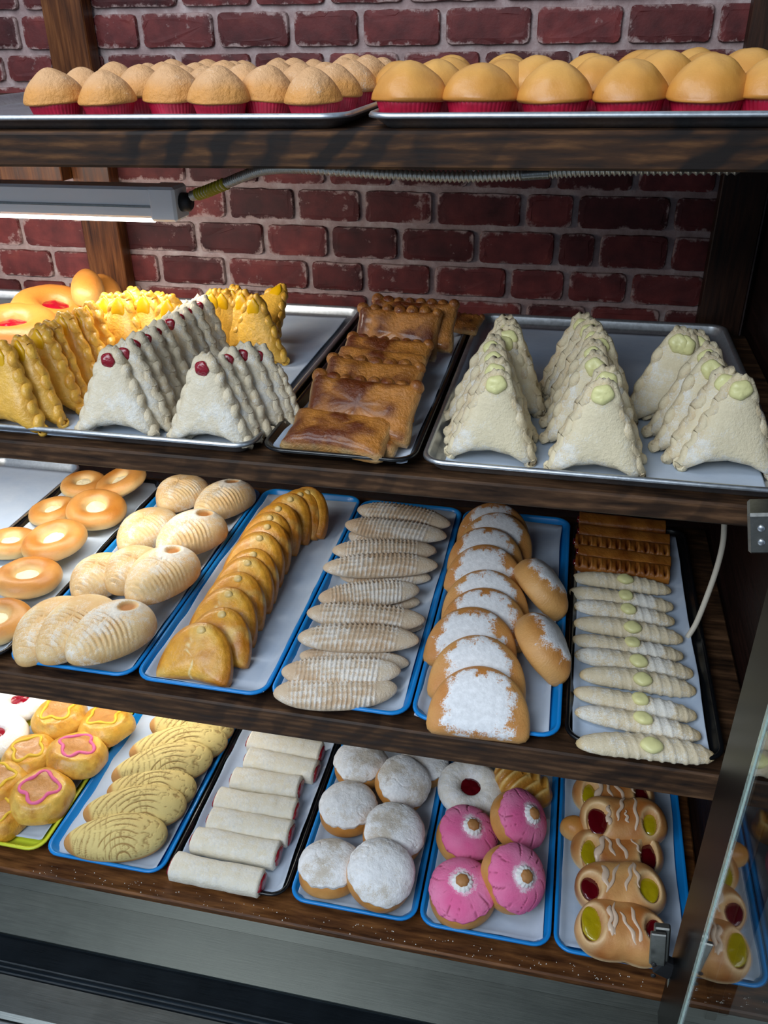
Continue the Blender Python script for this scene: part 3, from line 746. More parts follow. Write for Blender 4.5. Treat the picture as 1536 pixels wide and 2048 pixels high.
# ------------------------------------------------------------------ half moons
def halfmoon(kind, seed, W_, H_, th_):
    hw = W_/2
    if kind == 'empanada':
        P = [(hw*math.cos(a), .008+(H_-.008)*math.sin(a)**.95) for a in np.linspace(0, math.pi, 30)]+[(-hw*.97, -.002), (-hw*.5, .001), (0, .005), (hw*.5, .001), (hw*.97, -.002)]
    else:
        P = [(hw, .006)]+[(hw*math.cos(a)*(.93+.07*abs(math.cos(a))), .012+(H_-.012)*math.sin(a)**.85) for a in np.linspace(0.02, math.pi-.02, 30)]+[(-hw, .006), (-hw*.9, -.003), (hw*.9, -.003)]
    cy = H_*.38
    V, F, th, ph, s = pillow(polyR([(x, y-cy) for x, y in P], smooth=2 if kind == 'empanada' else 4), th_*.6, th_*.4, 64, 30, .6 if kind == 'empanada' else .72, (0, cy))
    V[:, 2] += .002*fbm(V, 25, seed, 2)*np.sign(V[:, 2]+1e-6)
    if kind == 'empanada':
        rim = np.exp(-((s-.93)/.05)**2)*(V[:, 2] > 0)*(V[:, 1] > .012)
        V[:, 2] -= .0018*rim
        n2 = fbm(V, 20, seed, 3)
        T = mixc(lin('ECB040'), lin('BE7616'), np.clip(.35+1.4*n2, 0, 1))
        T = mixc(T, lin('A8601A'), ss(.8, 1, s)*.65); T = mixc(T, lin('F0D27A'), np.clip(1.6*fbm(V, 35, seed+4, 2)-.1, 0, .8)); V[:, 2] += .003*n2*np.sign(V[:, 2]+1e-6)
        cr_ = np.exp(-((V[:, 0]+.3*(V[:, 1]-cy)+.004*np.sin(V[:, 1]*160)+.006)/.0016)**2)*(V[:, 2] > 0)*ss(.085, .05, V[:, 1])
        T = mixc(T, lin('ECD9A0'), cr_*.9*(seed % 2))
        root = mk('half_moon_turnover', V, F, 'gloss', tint=np.hstack([T, np.full((len(V), 1), -.35)]))
        V, F, th, ph, s = pillow(polyR([(.009*math.cos(a)*(1+.12*math.sin(2.5*a+seed)), .0075*math.sin(a)) for a in np.linspace(0, 6.28, 9)[:-1]], smooth=1), .0045, .003, 14, 8, .7)
        mk('dough_button', V+np.array([0, H_-.016, .0135]), F, 'smoothcake', root, tint=np.append(lin('DDBE78'), -.4))
        return root
    T = mixc(lin('E0AC68'), lin('C98542'), np.clip(.3+ss(.0, th_*.5, V[:, 2])*.6+.6*fbm(V, 22, seed), 0, 1))
    d = np.maximum(np.abs(V[:, 0])/(hw*.66), np.abs(V[:, 1]-H_*.46)/(H_*.46))
    d = .7*np.hypot(V[:, 0]/(hw*.80), (V[:, 1]-H_*.36)/(H_*.58))+.3*d+.22*fbm(V, 30, seed+5, 3)
    d = d+.35*fbm(V, 75, seed+11, 2); pw = np.where(V[:, 2] > 0, 1.0*ss(1.2, .55, d), -.5)
    pw = pw-.10
    V[:, 2] += .0022*ss(1, .8, d)*(V[:, 2] > 0)
    return mk('sugared_half_moon_bun', V, F, 'sugbun', tint=np.hstack([T, pw[:, None]]))
M['sugbun'] = pastry('bun_with_powdered_sugar', .42, 'F7F8FA', .35, 300, .10, 0, 90, 420)
em = Stock(halfmoon('empanada', 41, .128, .098, .030), halfmoon('empanada', 42, .128, .098, .030))
EM = [(413, 1250), (455, 1216), (468, 1178), (487, 1147), (506, 1116), (518, 1098), (530, 1068), (546, 1044), (552, 1024), (568, 1010), (592, 990), (612, 981), (626, 978)]
for i in range(len(EM)-1, -1, -1):
    o = em.get(i); x, y = EM[i]; L = R(48-1.0*i); h = .098; A = at(x, y, z=F3+.004+h*math.cos(L))
    yw = R(-3-1.6*i); tilted(o, (A.x+math.sin(yw)*h*math.sin(L), A.y-math.cos(yw)*h*math.sin(L), F3+.006), math.pi/2-L, 0, yw, 1+rnd.uniform(-.03, .03))
    tag(o, fr(i, len(EM), 'yellow glazed half-moon turnover in its blue tray'), 'pastry', 'yellow half-moon turnovers')
sm_ = Stock(halfmoon('bun', 51, .156, .108, .040), halfmoon('bun', 52, .156, .108, .040), halfmoon('bun', 53, .156, .108, .040))
SM = [(968, 1337), (964, 1275), (956, 1219), (974, 1180), (976, 1144), (979, 1094), (980, 1059), (1002, 1030), (992, 1010)]
for i, (x, y) in enumerate(SM):
    o = sm_.get(i); L = R(54 if i else 56); h = .108*(1 if i < 5 else .95); A = at(x, y, z=F3+.010+h*math.cos(L))
    yw = R(rnd.uniform(-4, 5)); tilted(o, (A.x+math.sin(yw)*h*math.sin(L), A.y-h*math.sin(L), F3+.014), math.pi/2-L, 0, yw, 1 if i < 5 else .95)
    tag(o, fr(i, len(SM), 'sugared half-moon bun in the fanned stack'), 'bun', 'sugared half-moon buns in the fanned stack')
for k, (p0, p1, lab) in enumerate((((1040, 1117), (1098, 1232), 'sugared half-moon bun leaning on edge beside the stack, the rear one'),
                                   ((1052, 1222), (1094, 1365), 'sugared half-moon bun leaning on edge beside the stack, the front one'))):
    o = sm_.get(k+1); A, B_ = at(*p0, z=F3+.045), at(*p1, z=F3+.03); yaw = math.atan2(A.y-B_.y, A.x-B_.x)
    tilted(o, (A+B_)/2+Vector((.012, 0, -.028)), R(58), 0, yaw-math.pi+math.pi, .86)
    # face turned to the right
    d = (B_-A); yaw = math.atan2(-d.y, -d.x)
    o.rotation_euler = (R(48), 0, yaw); o.location = ((A+B_)/2+Vector((.030, .0, -.020))); o.scale = (.92, .80, 1.45)
    tag(o, lab, 'bun', 'sugared half-moon buns at the side')

# ------------------------------------------------------------------ spindles
def spindle(kind, seed):
    L_ = .16; n, nu = 110, 40; V = []; F = []
    rmax = .0215 if kind == 'corn' else .0150
    for i in range(n):
        t = i/(n-1); u = 2*t-1
        prof = (1-abs(u)**(2.5 if kind == 'corn' else 3.6))**(.55 if kind == 'corn' else .5)
        for j in range(nu):
            a = 2*math.pi*j/nu; V.append((u*L_/2, math.cos(a)*rmax*prof*(1.12 if kind == 'corn' else 1.05), math.sin(a)*rmax*prof*(.86 if math.sin(a) > 0 else .55)))
    V = np.array(V)
    for i in range(n-1):
        for j in range(nu): F.append((i*nu+j, i*nu+(j+1) % nu, (i+1)*nu+(j+1) % nu, (i+1)*nu+j))
    F.append(tuple(range(nu))[::-1]); F.append(tuple(range((n-1)*nu, n*nu)))
    F = [f[::-1] for f in F]
    x, y = V[:, 0], V[:, 1]; up = ss(-.2, .3, V[:, 2]/rmax)
    nz = fbm(V, 30, seed, 3)
    if kind == 'corn':
        m = ss(.062, .048, np.abs(x+.004))*up
        g1 = np.sin(x*2*math.pi/.0062+5*nz+120*(y*y)/.02); g2 = np.cos(y*2*math.pi/.0085+5*nz)
        g = np.clip(g1, -.3, 1)*.6+np.clip(g2, -.5, 1)*.5
        V[:, 2] += m*.0022*g; V[:, 1] += m*.0012*g1*np.sign(y)
        T = mixc(lin('CBAF90'), lin('DCCBB0'), np.clip(.5+nz, 0, 1)); T = mixc(T, lin('B08A62'), m*.5*ss(.2, -.5, g))
        pw = .22+.36*ss(-.5, 1, g)*m+.4*nz; name, mat = 'corn_shaped_roll', 'dough3'
    else:
        g = np.sin((x*1.0+.35*y)*2*math.pi/.0135+1.5*nz+seed)
        m = ss(-.055, .01, x)*.75+.25
        V[:, 1:] *= (1+.10*m*ss(.1, 1, g))[:, None]
        T = mixc(lin('DDCDAC'), lin('CDB488'), np.clip(.35+1.2*nz+.3*(x > .06), 0, 1)); pw = .42+.6*nz; name, mat = 'horn_roll', 'dough'
        T = mixc(T, lin('C9A564'), ss(.07, .08, np.abs(x))*.6); pw = pw-.25*ss(.068, .08, np.abs(x))
    V[:, 1] += .004*np.sin(x*20+seed); V += (.0007*nz)[:, None]
    root = mk(name, V, F, mat, tint=np.hstack([T, np.clip(pw, -.5, .8)[:, None]]))
    if kind == 'horn':
        V, F, th, ph, s = pillow(polyR([(.0120*math.cos(a)*(1+.15*math.sin(2*a+seed)), .0105*math.sin(a)) for a in np.linspace(0, 6.28, 20)[:-1]]), .006, .004, 24, 12, .85)
        V[:, 2] += .0018*fbm(V, 90, seed, 2)
        mk('cream_dollop', V+np.array([.006, -.003, .0135]), F, 'cream', root)
    return root
M['dough3'] = pastry('dusty_beige_dough', .8, 'F0E9DF', .6, 300, .08)
co = Stock(spindle('corn', 61), spindle('corn', 62), spindle('corn', 63))
CO = [((717, 1015), (899, 1053), .040), ((691, 1046), (893, 1076), .036), ((664, 1102), (872, 1100), .038), ((646, 1132), (876, 1135), .038),
      ((636, 1194), (840, 1182), .036), ((613, 1226), (850, 1240), .038), ((596, 1270), (838, 1286), .038), ((563, 1340), (802, 1345), .036), ((546, 1388), (795, 1376), .022)]
for i, (a, b, z) in enumerate(reversed(CO)):
    o = co.get(i); lay(o, a, b, F3+z, .16, rx=6, sy=1.28 if i else 1.4, sz=1.15); tag(o, fr(i, len(CO), 'pale corn-shaped roll of the upper layer'), 'roll', 'corn-shaped rolls of the upper layer')
CB = [((600, 1308), (818, 1330), 'pale corn-shaped roll of the lower layer, the front one'), ((640, 1250), (846, 1256), 'pale corn-shaped roll of the lower layer, second from the front'),
      ((650, 1200), (840, 1204), 'pale corn-shaped roll of the lower layer, third from the front'),
      ((680, 1150), (862, 1158), 'pale corn-shaped roll of the lower layer, fourth from the front'), ((694, 1068), (872, 1108), 'pale corn-shaped roll of the lower layer, the rear one')]
for i, (a, b, lab) in enumerate(CB):
    o = co.get(i+1); lay(o, a, b, F3+.012, .16, sy=1.1, sz=.9); tag(o, lab, 'roll', 'corn-shaped rolls of the lower layer')
ho = Stock(spindle('horn', 71), spindle('horn', 72), spindle('horn', 73))
HO = [((1151, 1488), (1430, 1512)), ((1148, 1428), (1403, 1470)), ((1146, 1386), (1395, 1430)), ((1158, 1350), (1393, 1382)), ((1147, 1314), (1387, 1344)),
      ((1142, 1281), (1368, 1311)), ((1146, 1247), (1367, 1279)), ((1146, 1215), (1350, 1241)), ((1137, 1186), (1348, 1212)), ((1142, 1156), (1343, 1182))]
for i, (a, b) in enumerate(HO):
    o = ho.get(i); lay(o, a, b, F3+.013, .16, rx=rnd.uniform(-8, 14), sy=1.22+(.1 if i == 0 else 0), sz=1.2); tag(o, fr(i, len(HO), 'floured horn roll with a cream spot'), 'roll', 'floured horn rolls')

# ------------------------------------------------------------------ slotted puff sticks
def stick(seed, slots):
    L_, w_, h_ = .15, .034, .022
    P = [(-L_/2, -w_/2), (L_/2, -w_/2), (L_/2, w_/2), (-L_/2, w_/2)]
    n, nu = 120, 28; V = []; F = []
    for i in range(n):
        u = 2*i/(n-1)-1
        for j in range(nu):
            a = 2*math.pi*j/nu; ca, sa = math.cos(a), math.sin(a)
            V.append((u*L_/2, w_/2*np.sign(ca)*abs(ca)**.7, h_/2*np.sign(sa)*abs(sa)**.7))
    V = np.array(V)
    for i in range(n-1):
        for j in range(nu): F.append((i*nu+j, (i+1)*nu+j, (i+1)*nu+(j+1) % nu, i*nu+(j+1) % nu))
    F.append(tuple(range(nu))); F.append(tuple(range((n-1)*nu, n*nu))[::-1])
    nz = fbm(V, 40, seed, 3); x, y = V[:, 0], V[:, 1]; up = V[:, 2] > 0
    T = mixc(lin('B8752E'), lin('7E4212'), np.clip(.5+nz*1.3, 0, 1))
    V[:, 2] += .002*nz
    if slots:
        ph = (x/L_*10) % 1
        k = np.exp(-((ph-.5)/.13)**2)*np.exp(-((y+.005)/.008)**2)*up*(np.abs(x) < L_*.47)
        V[:, 2] -= .008*k; T = mixc(T, lin('4A1408'), k)
        k2 = np.exp(-((ph-.78)/.1)**2)*np.exp(-((y+.005)/.008)**2)*up; V[:, 2] += .003*k2; T = mixc(T, lin('C98A44'), k2*.6)
    root = mk('puff_stick', V, F, 'puff2', tint=np.hstack([T, np.full((len(V), 1), -.4)]))
    V, F, th, ph, s = pillow(lambda a: .008+0*a, .004, .004, 14, 8, .8)
    mk('jelly_filling', V[:, [2, 0, 1]]+np.array([-L_/2, 0, 0]), F, 'darkred', root)
    return root
M['puff2'] = pastry('flat_browned_puff', .38, 'D8B080', .5, 210, .18, .1, 80)
st = Stock(stick(81, False), stick(82, True))
for a, b, z, v, lab in [((1150, 1127), (1338, 1150), .016, 1, 'slotted brown puff stick next to the horn rolls'), ((1156, 1106), (1340, 1131), .018, 0, 'plain brown puff stick between the two slotted ones'),
                        ((1150, 1085), (1338, 1107), .018, 1, 'slotted brown puff stick, the rear one of the two'), ((1158, 1064), (1338, 1086), .018, 0, 'plain brown puff stick behind the slotted ones'),
                        ((1158, 1040), (1330, 1058), .020, 0, 'rearmost plain brown puff stick under the shelf above')]:
    o = st.get(v); lay(o, a, b, F3+z, .15, rx=8, sy=1.15, sz=1.25); tag(o, lab, 'pastry', 'brown puff sticks')

# ------------------------------------------------------------------ lowest shelf: white buns with cracked jelly topping at far left
sr = Stock(ring('sugar', 91))
for (x, y), s, z, rx, lab in [((42, 1404), 1.25, .03, 0, 'white cracked roll with red jelly, half hidden under the shelf edge'), ((-8, 1474), 1.3, .03, 0, 'white cracked roll cut off by the left picture edge'), ]:
    o = sr.get(); p = at(x, y, z=F4+z); tilted(o, p, R(rx), 0, R(x), s); tag(o, lab, 'bun', 'white rolls with red jelly')
o = sr.get(); p = at(940, 1578, z=F4+.03); tilted(o, p, R(12), R(6), 0, 1.22); tag(o, 'white cracked ring bun with dark jelly behind the pink buns', 'bun')
for ch in o.children:
    ch.data = ch.data.copy(); ch.data.materials.clear(); ch.data.materials.append(M['darkred'])

# yellow glazed buns with a sugar ring
def starbun(seed, line, lname):
    V, F, th, ph, s = pillow(lambda a: .058*(1+.04*np.sin(5*a+seed)), .036, .014, 72, 36, .8)
    nz = fbm(V, 25, seed, 3); r_ = np.hypot(V[:, 0], V[:, 1]); V[:, 2] += .006*nz*ss(.036, .045, r_); V[:, 2] += .0035*np.exp(-((r_-.044)/.006)**2)*(V[:, 2] > 0)
    r = np.hypot(V[:, 0], V[:, 1]); V[:, 2] -= .006*ss(.036, .0, r)*(V[:, 2] > 0)
    a = np.arctan2(V[:, 1], V[:, 0]); q = .030*(1+.16*np.cos(4*a))
    T = mixc(lin('DB9C30'), lin('E9BE58'), np.clip(.5+1.6*nz, 0, 1)); T = mixc(T, lin('B8701C'), np.clip(fbm(V, 60, seed+1)*2, 0, .5))
    T = mixc(T, lin('C48A4C'), ss(q, q-.003, r)*(V[:, 2] > 0))
    root = mk('glazed_bun', V, F, 'gloss', tint=np.hstack([T, np.full((len(V), 1), -.4)]))
    pts = []
    for i in range(64):
        t = 2*math.pi*i/64; rr = .031*(1+.17*math.cos(4*t)+.03*math.sin(7*t+seed)); q_ = (rr/.058)**1.25; z = .036*(1-q_*q_)**.425+.0006
        pts.append((rr*math.cos(t), rr*math.sin(t), z-.001))
    tube(lname, pts, .0034, line, root, 8, True, rfn=lambda t, a: 1+.12*math.sin(t*60))
    return root
sb = Stock(starbun(1, 'pinkline', 'pink_sugar_ring'), starbun(2, 'yellowline', 'yellow_sugar_ring'))
SB = [((84, 1596), .032, 0, 1.08, 6, 'glazed yellow bun with a pink ring, the front one'), ((153, 1517), .036, 0, 1.08, 12, 'glazed yellow bun with a pink ring, behind the front one'),
      ((62, 1518), .026, 1, 1.0, 0, 'glazed yellow bun with a yellow ring, left of the rear pink-ringed one'), ((2, 1575), .026, 1, 1.0, 0, 'glazed yellow bun at the left picture edge beside the pink-ringed one'),
      ((214, 1455), .034, 1, 1.05, 6, 'glazed yellow bun with a yellow ring, right one of the rear pair'), ((122, 1440), .034, 1, 1.05, 0, 'glazed yellow bun with a yellow ring, left one of the rear pair'),
      ((5, 1640), .014, 1, .9, 0, 'glazed yellow bun in the front left, mostly outside the picture')]
for (x, y), z, v, s, rx, lab in SB:
    o = sb.get(v); p = at(x, y, z=F4+z); tilted(o, p, R(rx), R(-rx*.6), R(20+x), s); tag(o, lab, 'bun', 'glazed yellow buns')

# yellow shells
def shell(seed):
    L_, w_ = .17, .085
    V, F, th, ph, s = pillow(polyR([(L_/2*math.cos(a), w_/2*math.sin(a)*(1+.18*math.cos(a))) for a in np.linspace(0, 6.283, 60)[:-1]]), .040, .010, 190, 100, .85)
    x, y = V[:, 0], V[:, 1]; up = ss(.004, .010, V[:, 2]); nz = fbm(V, 22, seed, 2)
    c0 = np.hypot((x-.02)*1.0, (y+.055)*.9)
    g = np.abs(((c0/.0105+.5*nz) % 1)-.5); l1 = ss(.14, .04, g)*ss(-.35, .0, fbm(V, 40, seed+12, 2))*ss(.060, .045, np.abs(x+.012))
    # cracks: irregular cells on the right end
    q = np.abs(fbm(V*np.array([1, 1, .3]), 95, seed+7, 2)); l2 = ss(.05, .012, q)*ss(-.01, .02, x)
    g3 = np.abs(((x/.0085+1.5*nz) % 1)-.5); l3 = ss(.12, .05, g3)*ss(.05, .0, x)*ss(-.01, .01, fbm(V, 35, seed+2))
    cr_ = np.clip(np.maximum(np.maximum(l1, l2*.8), l3*.6), 0, 1)*up
    V[:, 2] -= .0020*cr_; V[:, 2] += .001*(1-cr_)*up*(.5+nz)
    T = mixc(lin('E6CF86'), lin('DCC27C'), np.clip(.5+nz, 0, 1)); T = mixc(T, lin('8E6630'), cr_*.9); T = mixc(T, lin('C58F50'), 1-ss(.000, .006, V[:, 2]))
    T = mixc(T, lin('C58F50'), ss(-.066, -.074, x+.25*y))
    return mk('yellow_shell_roll', V, F, 'shell', tint=np.hstack([T, np.full((len(V), 1), -.1)]))
sh = Stock(shell(95), shell(96), shell(97))
SH = [((128, 1688), (336, 1668), .030, 0, 'frontmost yellow shell roll with cracked sugar paste'), ((166, 1630), (374, 1610), .034, 1, 'yellow shell roll second from the front, lying over another'),
      ((214, 1588), (394, 1578), .026, 2, 'yellow shell roll third from the front, peeking out on the right'), ((222, 1558), (426, 1512), .038, 0, 'yellow shell roll with finely crackled right end, mid-tray'),
      ((258, 1510), (456, 1480), .030, 1, 'yellow shell roll behind the finely crackled one'), ((300, 1452), (468, 1460), .030, 2, 'rearmost yellow shell roll under the shelf edge')]
for a, b, z, v, lab in SH:
    o = sh.get(v); lay(o, a, b, F4+z, .17, rx=14, sy=1.05, sz=1.0); tag(o, lab, 'roll', 'yellow shell rolls')

# white filled rolls
def fillroll(seed):
    L_, ry, rz = .150, .0235, .0165; n, nu = 60, 40; V = []; F = []
    for i in range(n):
        u = 2*i/(n-1)-1; k = min(1, ((1-abs(u))*14+.72))**.5 if abs(u) > .9 else 1
        for j in range(nu):
            a = 2*math.pi*j/nu; ca, sa = math.cos(a), math.sin(a)
            V.append((u*L_/2, ry*k*np.sign(ca)*abs(ca)**.8, rz*k*(np.sign(sa)*abs(sa)**.75)))
    V = np.array(V)
    for i in range(n-1):
        for j in range(nu): F.append((i*nu+j, (i+1)*nu+j, (i+1)*nu+(j+1) % nu, i*nu+(j+1) % nu))
    F.append(tuple(range(nu))); F.append(tuple(range((n-1)*nu, n*nu))[::-1])
    nz = fbm(V, 30, seed, 3); V[:, 1:] *= (1+.15*nz)[:, None]
    T = mixc(lin('EAE2CE'), lin('E0CFA6'), np.clip(.3+1.2*nz, 0, 1)); pw = .45+.4*nz
    root = mk('filled_white_roll', V, F, 'dough', tint=np.hstack([T, pw[:, None]]))
    for sx in (-1, 1):
        V, F, th, ph, s = pillow(polyR([(.018*math.cos(a)*(1+.3*math.sin(3*a+seed)), .0115*math.sin(a)) for a in np.linspace(0, 6.28, 24)[:-1]]), .0035, .003, 20, 8, .7)
        V += .0012*fbm(V, 160, seed, 2)[:, None]
        W3 = np.stack([sx*(L_/2+.0010+V[:, 2]), V[:, 0], V[:, 1]], 1)
        mk('jelly_filling', W3, F if sx > 0 else [f[::-1] for f in F], 'red', root)
    return root
fr_ = Stock(fillroll(101), fillroll(102), fillroll(103))
FR = [((346, 1732), (524, 1768)), ((388, 1680), (556, 1712)), ((420, 1640), (581, 1668)), ((434, 1600), (592, 1624)), ((466, 1558), (600, 1578)), ((494, 1518), (632, 1545)), ((500, 1482), (643, 1508)), ]
for i, (a, b) in enumerate(FR):
    o = fr_.get(i); lay(o, a, b, F4+.020, .150, sy=1.12, sz=1.15, rx=4); tag(o, fr(i, len(FR), 'white floured roll with red filling in the black tray'), 'pastry', 'white filled rolls')

# topped buns (white and pink)
def topped(kind, seed):
    Rr, hh = .056, .040
    V, F, th, ph, s = pillow(lambda a: Rr*(1+.02*np.sin(3*a+seed)), hh, .018, 56, 28, .82)
    V *= (1+.02*fbm(V, 20, seed))[:, None]
    T = mixc(lin('DDA55E'), lin('C4843E'), np.clip(.4+ss(-.01, .02, V[:, 2])*.4+fbm(V, 30, seed), 0, 1))
    root = mk('pink_topped_bun' if kind == 'pink' else 'white_topped_bun', V, F, 'bun', tint=np.hstack([T, np.full((len(V), 1), -.5)]))
    # topping cap
    nu, nv = 130, 46; th = []; rr = []; F = []
    for i in range(nv+1):
        for j in range(nu): th.append(2*math.pi*j/nu); rr.append(.012+.988*i/nv)
    th = np.array(th); rr = np.array(rr)
    edge = 1+.035*np.sin(3*th+seed)+.03*np.sin(8*th+seed*2)+.02*np.sin(17*th)
    phm = (1.30 if kind == 'white' else 1.26)*edge; ph = rr*phm
    s = np.sin(ph)**.82; z = hh*np.cos(ph)**.85
    off = .0032*(1-ss(.93, 1., rr))
    V = np.stack([(Rr*s+off)*np.cos(th), (Rr*s+off)*np.sin(th), z+off+.0004], 1)
    nz = fbm(V, 26, seed, 3)
    if kind == 'pink':
        c = np.abs(np.sin(th*5.5+2.5*fbm(V, 18, seed+3, 2)*2+seed)); wd = .10+.10*vnoise(V*30, seed)
        cr_ = ss(wd, wd*.3, c)*ss(.25, .5, rr)*ss(-.25, .15, fbm(V, 30, seed+8, 2))
        q = np.abs(fbm(V, 60, seed+7, 2)); cr_ = np.maximum(cr_, ss(.02, .005, q)*.8*ss(.55, .8, rr)*ss(0, .1, nz))
        V *= (1-.05*cr_+.012*fbm(V, 45, seed+5, 3))[:, None]
        T = mixc(lin('E8649A'), lin('F08CB4'), np.clip(.5+nz, 0, 1)); T = mixc(T, lin('8E2E50'), cr_*.85)
        pw = -.25+.72*ss(.40, .18, rr)+.35*fbm(V, 50, seed+6, 2)
        mat, nm = 'pink', 'pink_sugar_topping'
    else:
        q = np.abs(fbm(V, 24, seed+7, 3)); cr_ = ss(.034, .008, q)*ss(-.05, .1, fbm(V, 20, seed+8, 2))*ss(.06, .16, rr)
        V *= (1-.035*cr_+.05*nz+.02*fbm(V, 70, seed+2, 2))[:, None]
        T = mixc(lin('CFC4B4'), lin('EDE8E0'), np.clip(.5+2*nz, 0, 1)); T = mixc(T, lin('9C7A58'), cr_*.6); pw = .55+.6*nz
        mat, nm = 'sugar', 'white_sugar_topping'
    for i in range(nv):
        for j in range(nu): F.append((i*nu+j, (i+1)*nu+j, (i+1)*nu+(j+1) % nu, i*nu+(j+1) % nu))
    F.append(tuple(range(nu)))
    mk(nm, V, F, mat, root, tint=np.hstack([T, pw[:, None]]))
    if kind == 'pink':
        V, F, th, ph, s = pillow(lambda a: .0175*(1+.06*np.sin(13*a)), .009, .006, 60, 14, .7)
        V[:, 2] += .001*fbm(V, 200, seed); T = np.tile(np.append(lin('EDE4DA'), .5), (len(V), 1))
        nb = mk('sugar_rosette', V+np.array([0, 0, hh+.002]), F, 'sugar', root, tint=T)
        V, F, th, ph, s = pillow(lambda a: .0112*(1+.05*np.sin(7*a)), .008, .004, 28, 12, .8)
        mk('brown_nub', V+np.array([0, 0, .0065+hh+.002]), F, 'nubbrown', nb)
    return root
wt = Stock(topped('white', 111), topped('white', 112), topped('white', 113))
WT = [((760, 1752), .048, 0, 1.08, 14, 10, 'white-topped bun at the front right of its tray, tilted'), ((660, 1742), .026, 1, 1.02, 6, 0, 'white-topped bun at the front left of its tray'),
      ((786, 1670), .044, 2, 1.02, 12, 10, 'white-topped bun behind the front right one'), ((697, 1622), .028, 0, 1.02, 0, 0, 'white-topped bun in the middle left of its tray'),
      ((804, 1570), .044, 1, .98, 14, 16, 'white-topped bun showing its brown side, at the rear right'), ((722, 1535), .030, 2, 1.0, 0, 0, 'white-topped bun at the rear left of its tray'),
      ((848, 1535), .020, 0, .92, 0, 0, 'white-topped bun under the shelf edge at the rear right corner')]
for (x, y), z, v, s, rx, ry, lab in WT:
    o = wt.get(v); p = at(x, y, z=F4+z); tilted(o, p, R(rx), R(ry), R(x*3), s)
    if ry:
        e = (Euler((0, R(ry*1.3), 0)).to_matrix() @ Euler((R(rx), 0, 0)).to_matrix() @ Euler((0, 0, R(x*3))).to_matrix()).to_euler(); o.rotation_euler = e
    tag(o, lab, 'bun', 'white topped buns')
pk = Stock(topped('pink', 121), topped('pink', 122), topped('pink', 123))
PK = [((924, 1790), .030, 0, 1.06, 10, 0, 'pink-topped bun at the front left, facing up'), ((1022, 1756), .054, 1, 1.04, 24, 34, 'pink-topped bun at the front right, tilted to show its brown side'),
      ((931, 1676), .032, 2, 1.02, 8, 16, 'pink-topped bun at the left, behind the front one'), ((1032, 1642), .056, 0, 1.02, 10, 40, 'pink-topped bun at the rear right, tilted steeply')]
for (x, y), z, v, s, rx, ry, lab in PK:
    o = pk.get(v); p = at(x, y, z=F4+z)
    e = (Euler((0, R(ry), 0)).to_matrix() @ Euler((R(rx), 0, 0)).to_matrix() @ Euler((0, 0, R(x*3))).to_matrix()).to_euler()
    tilted(o, p, *e, s); tag(o, lab, 'bun', 'pink topped buns')
# braided piece behind
def braided():
    V, F, th, ph, s = pillow(polyR([(.06*math.cos(a), .042*math.sin(a)) for a in np.linspace(0, 6.283, 50)[:-1]]), .034, .012, 110, 50, .8)
    g = np.sin(V[:, 0]*2*math.pi/.021+np.abs(V[:, 1])*130); V[:, 2] += .005*g*(V[:, 2] > 0)
    T = mixc(lin('DCA94E'), lin('B87A2C'), np.clip(.5-.5*g, 0, 1)); T = mixc(T, lin('EBCB8A'), ss(.6, 1, g)*.6)
    return mk('braided_sweet_bread', V, F, 'gloss', tint=np.hstack([T, np.full((len(V), 1), -.3)]))
o = braided(); tilted(o, at(1045, 1572, z=F4+.035), 0, R(8), R(-20), 1.05); tag(o, 'golden braided bread behind the pink buns', 'bread')

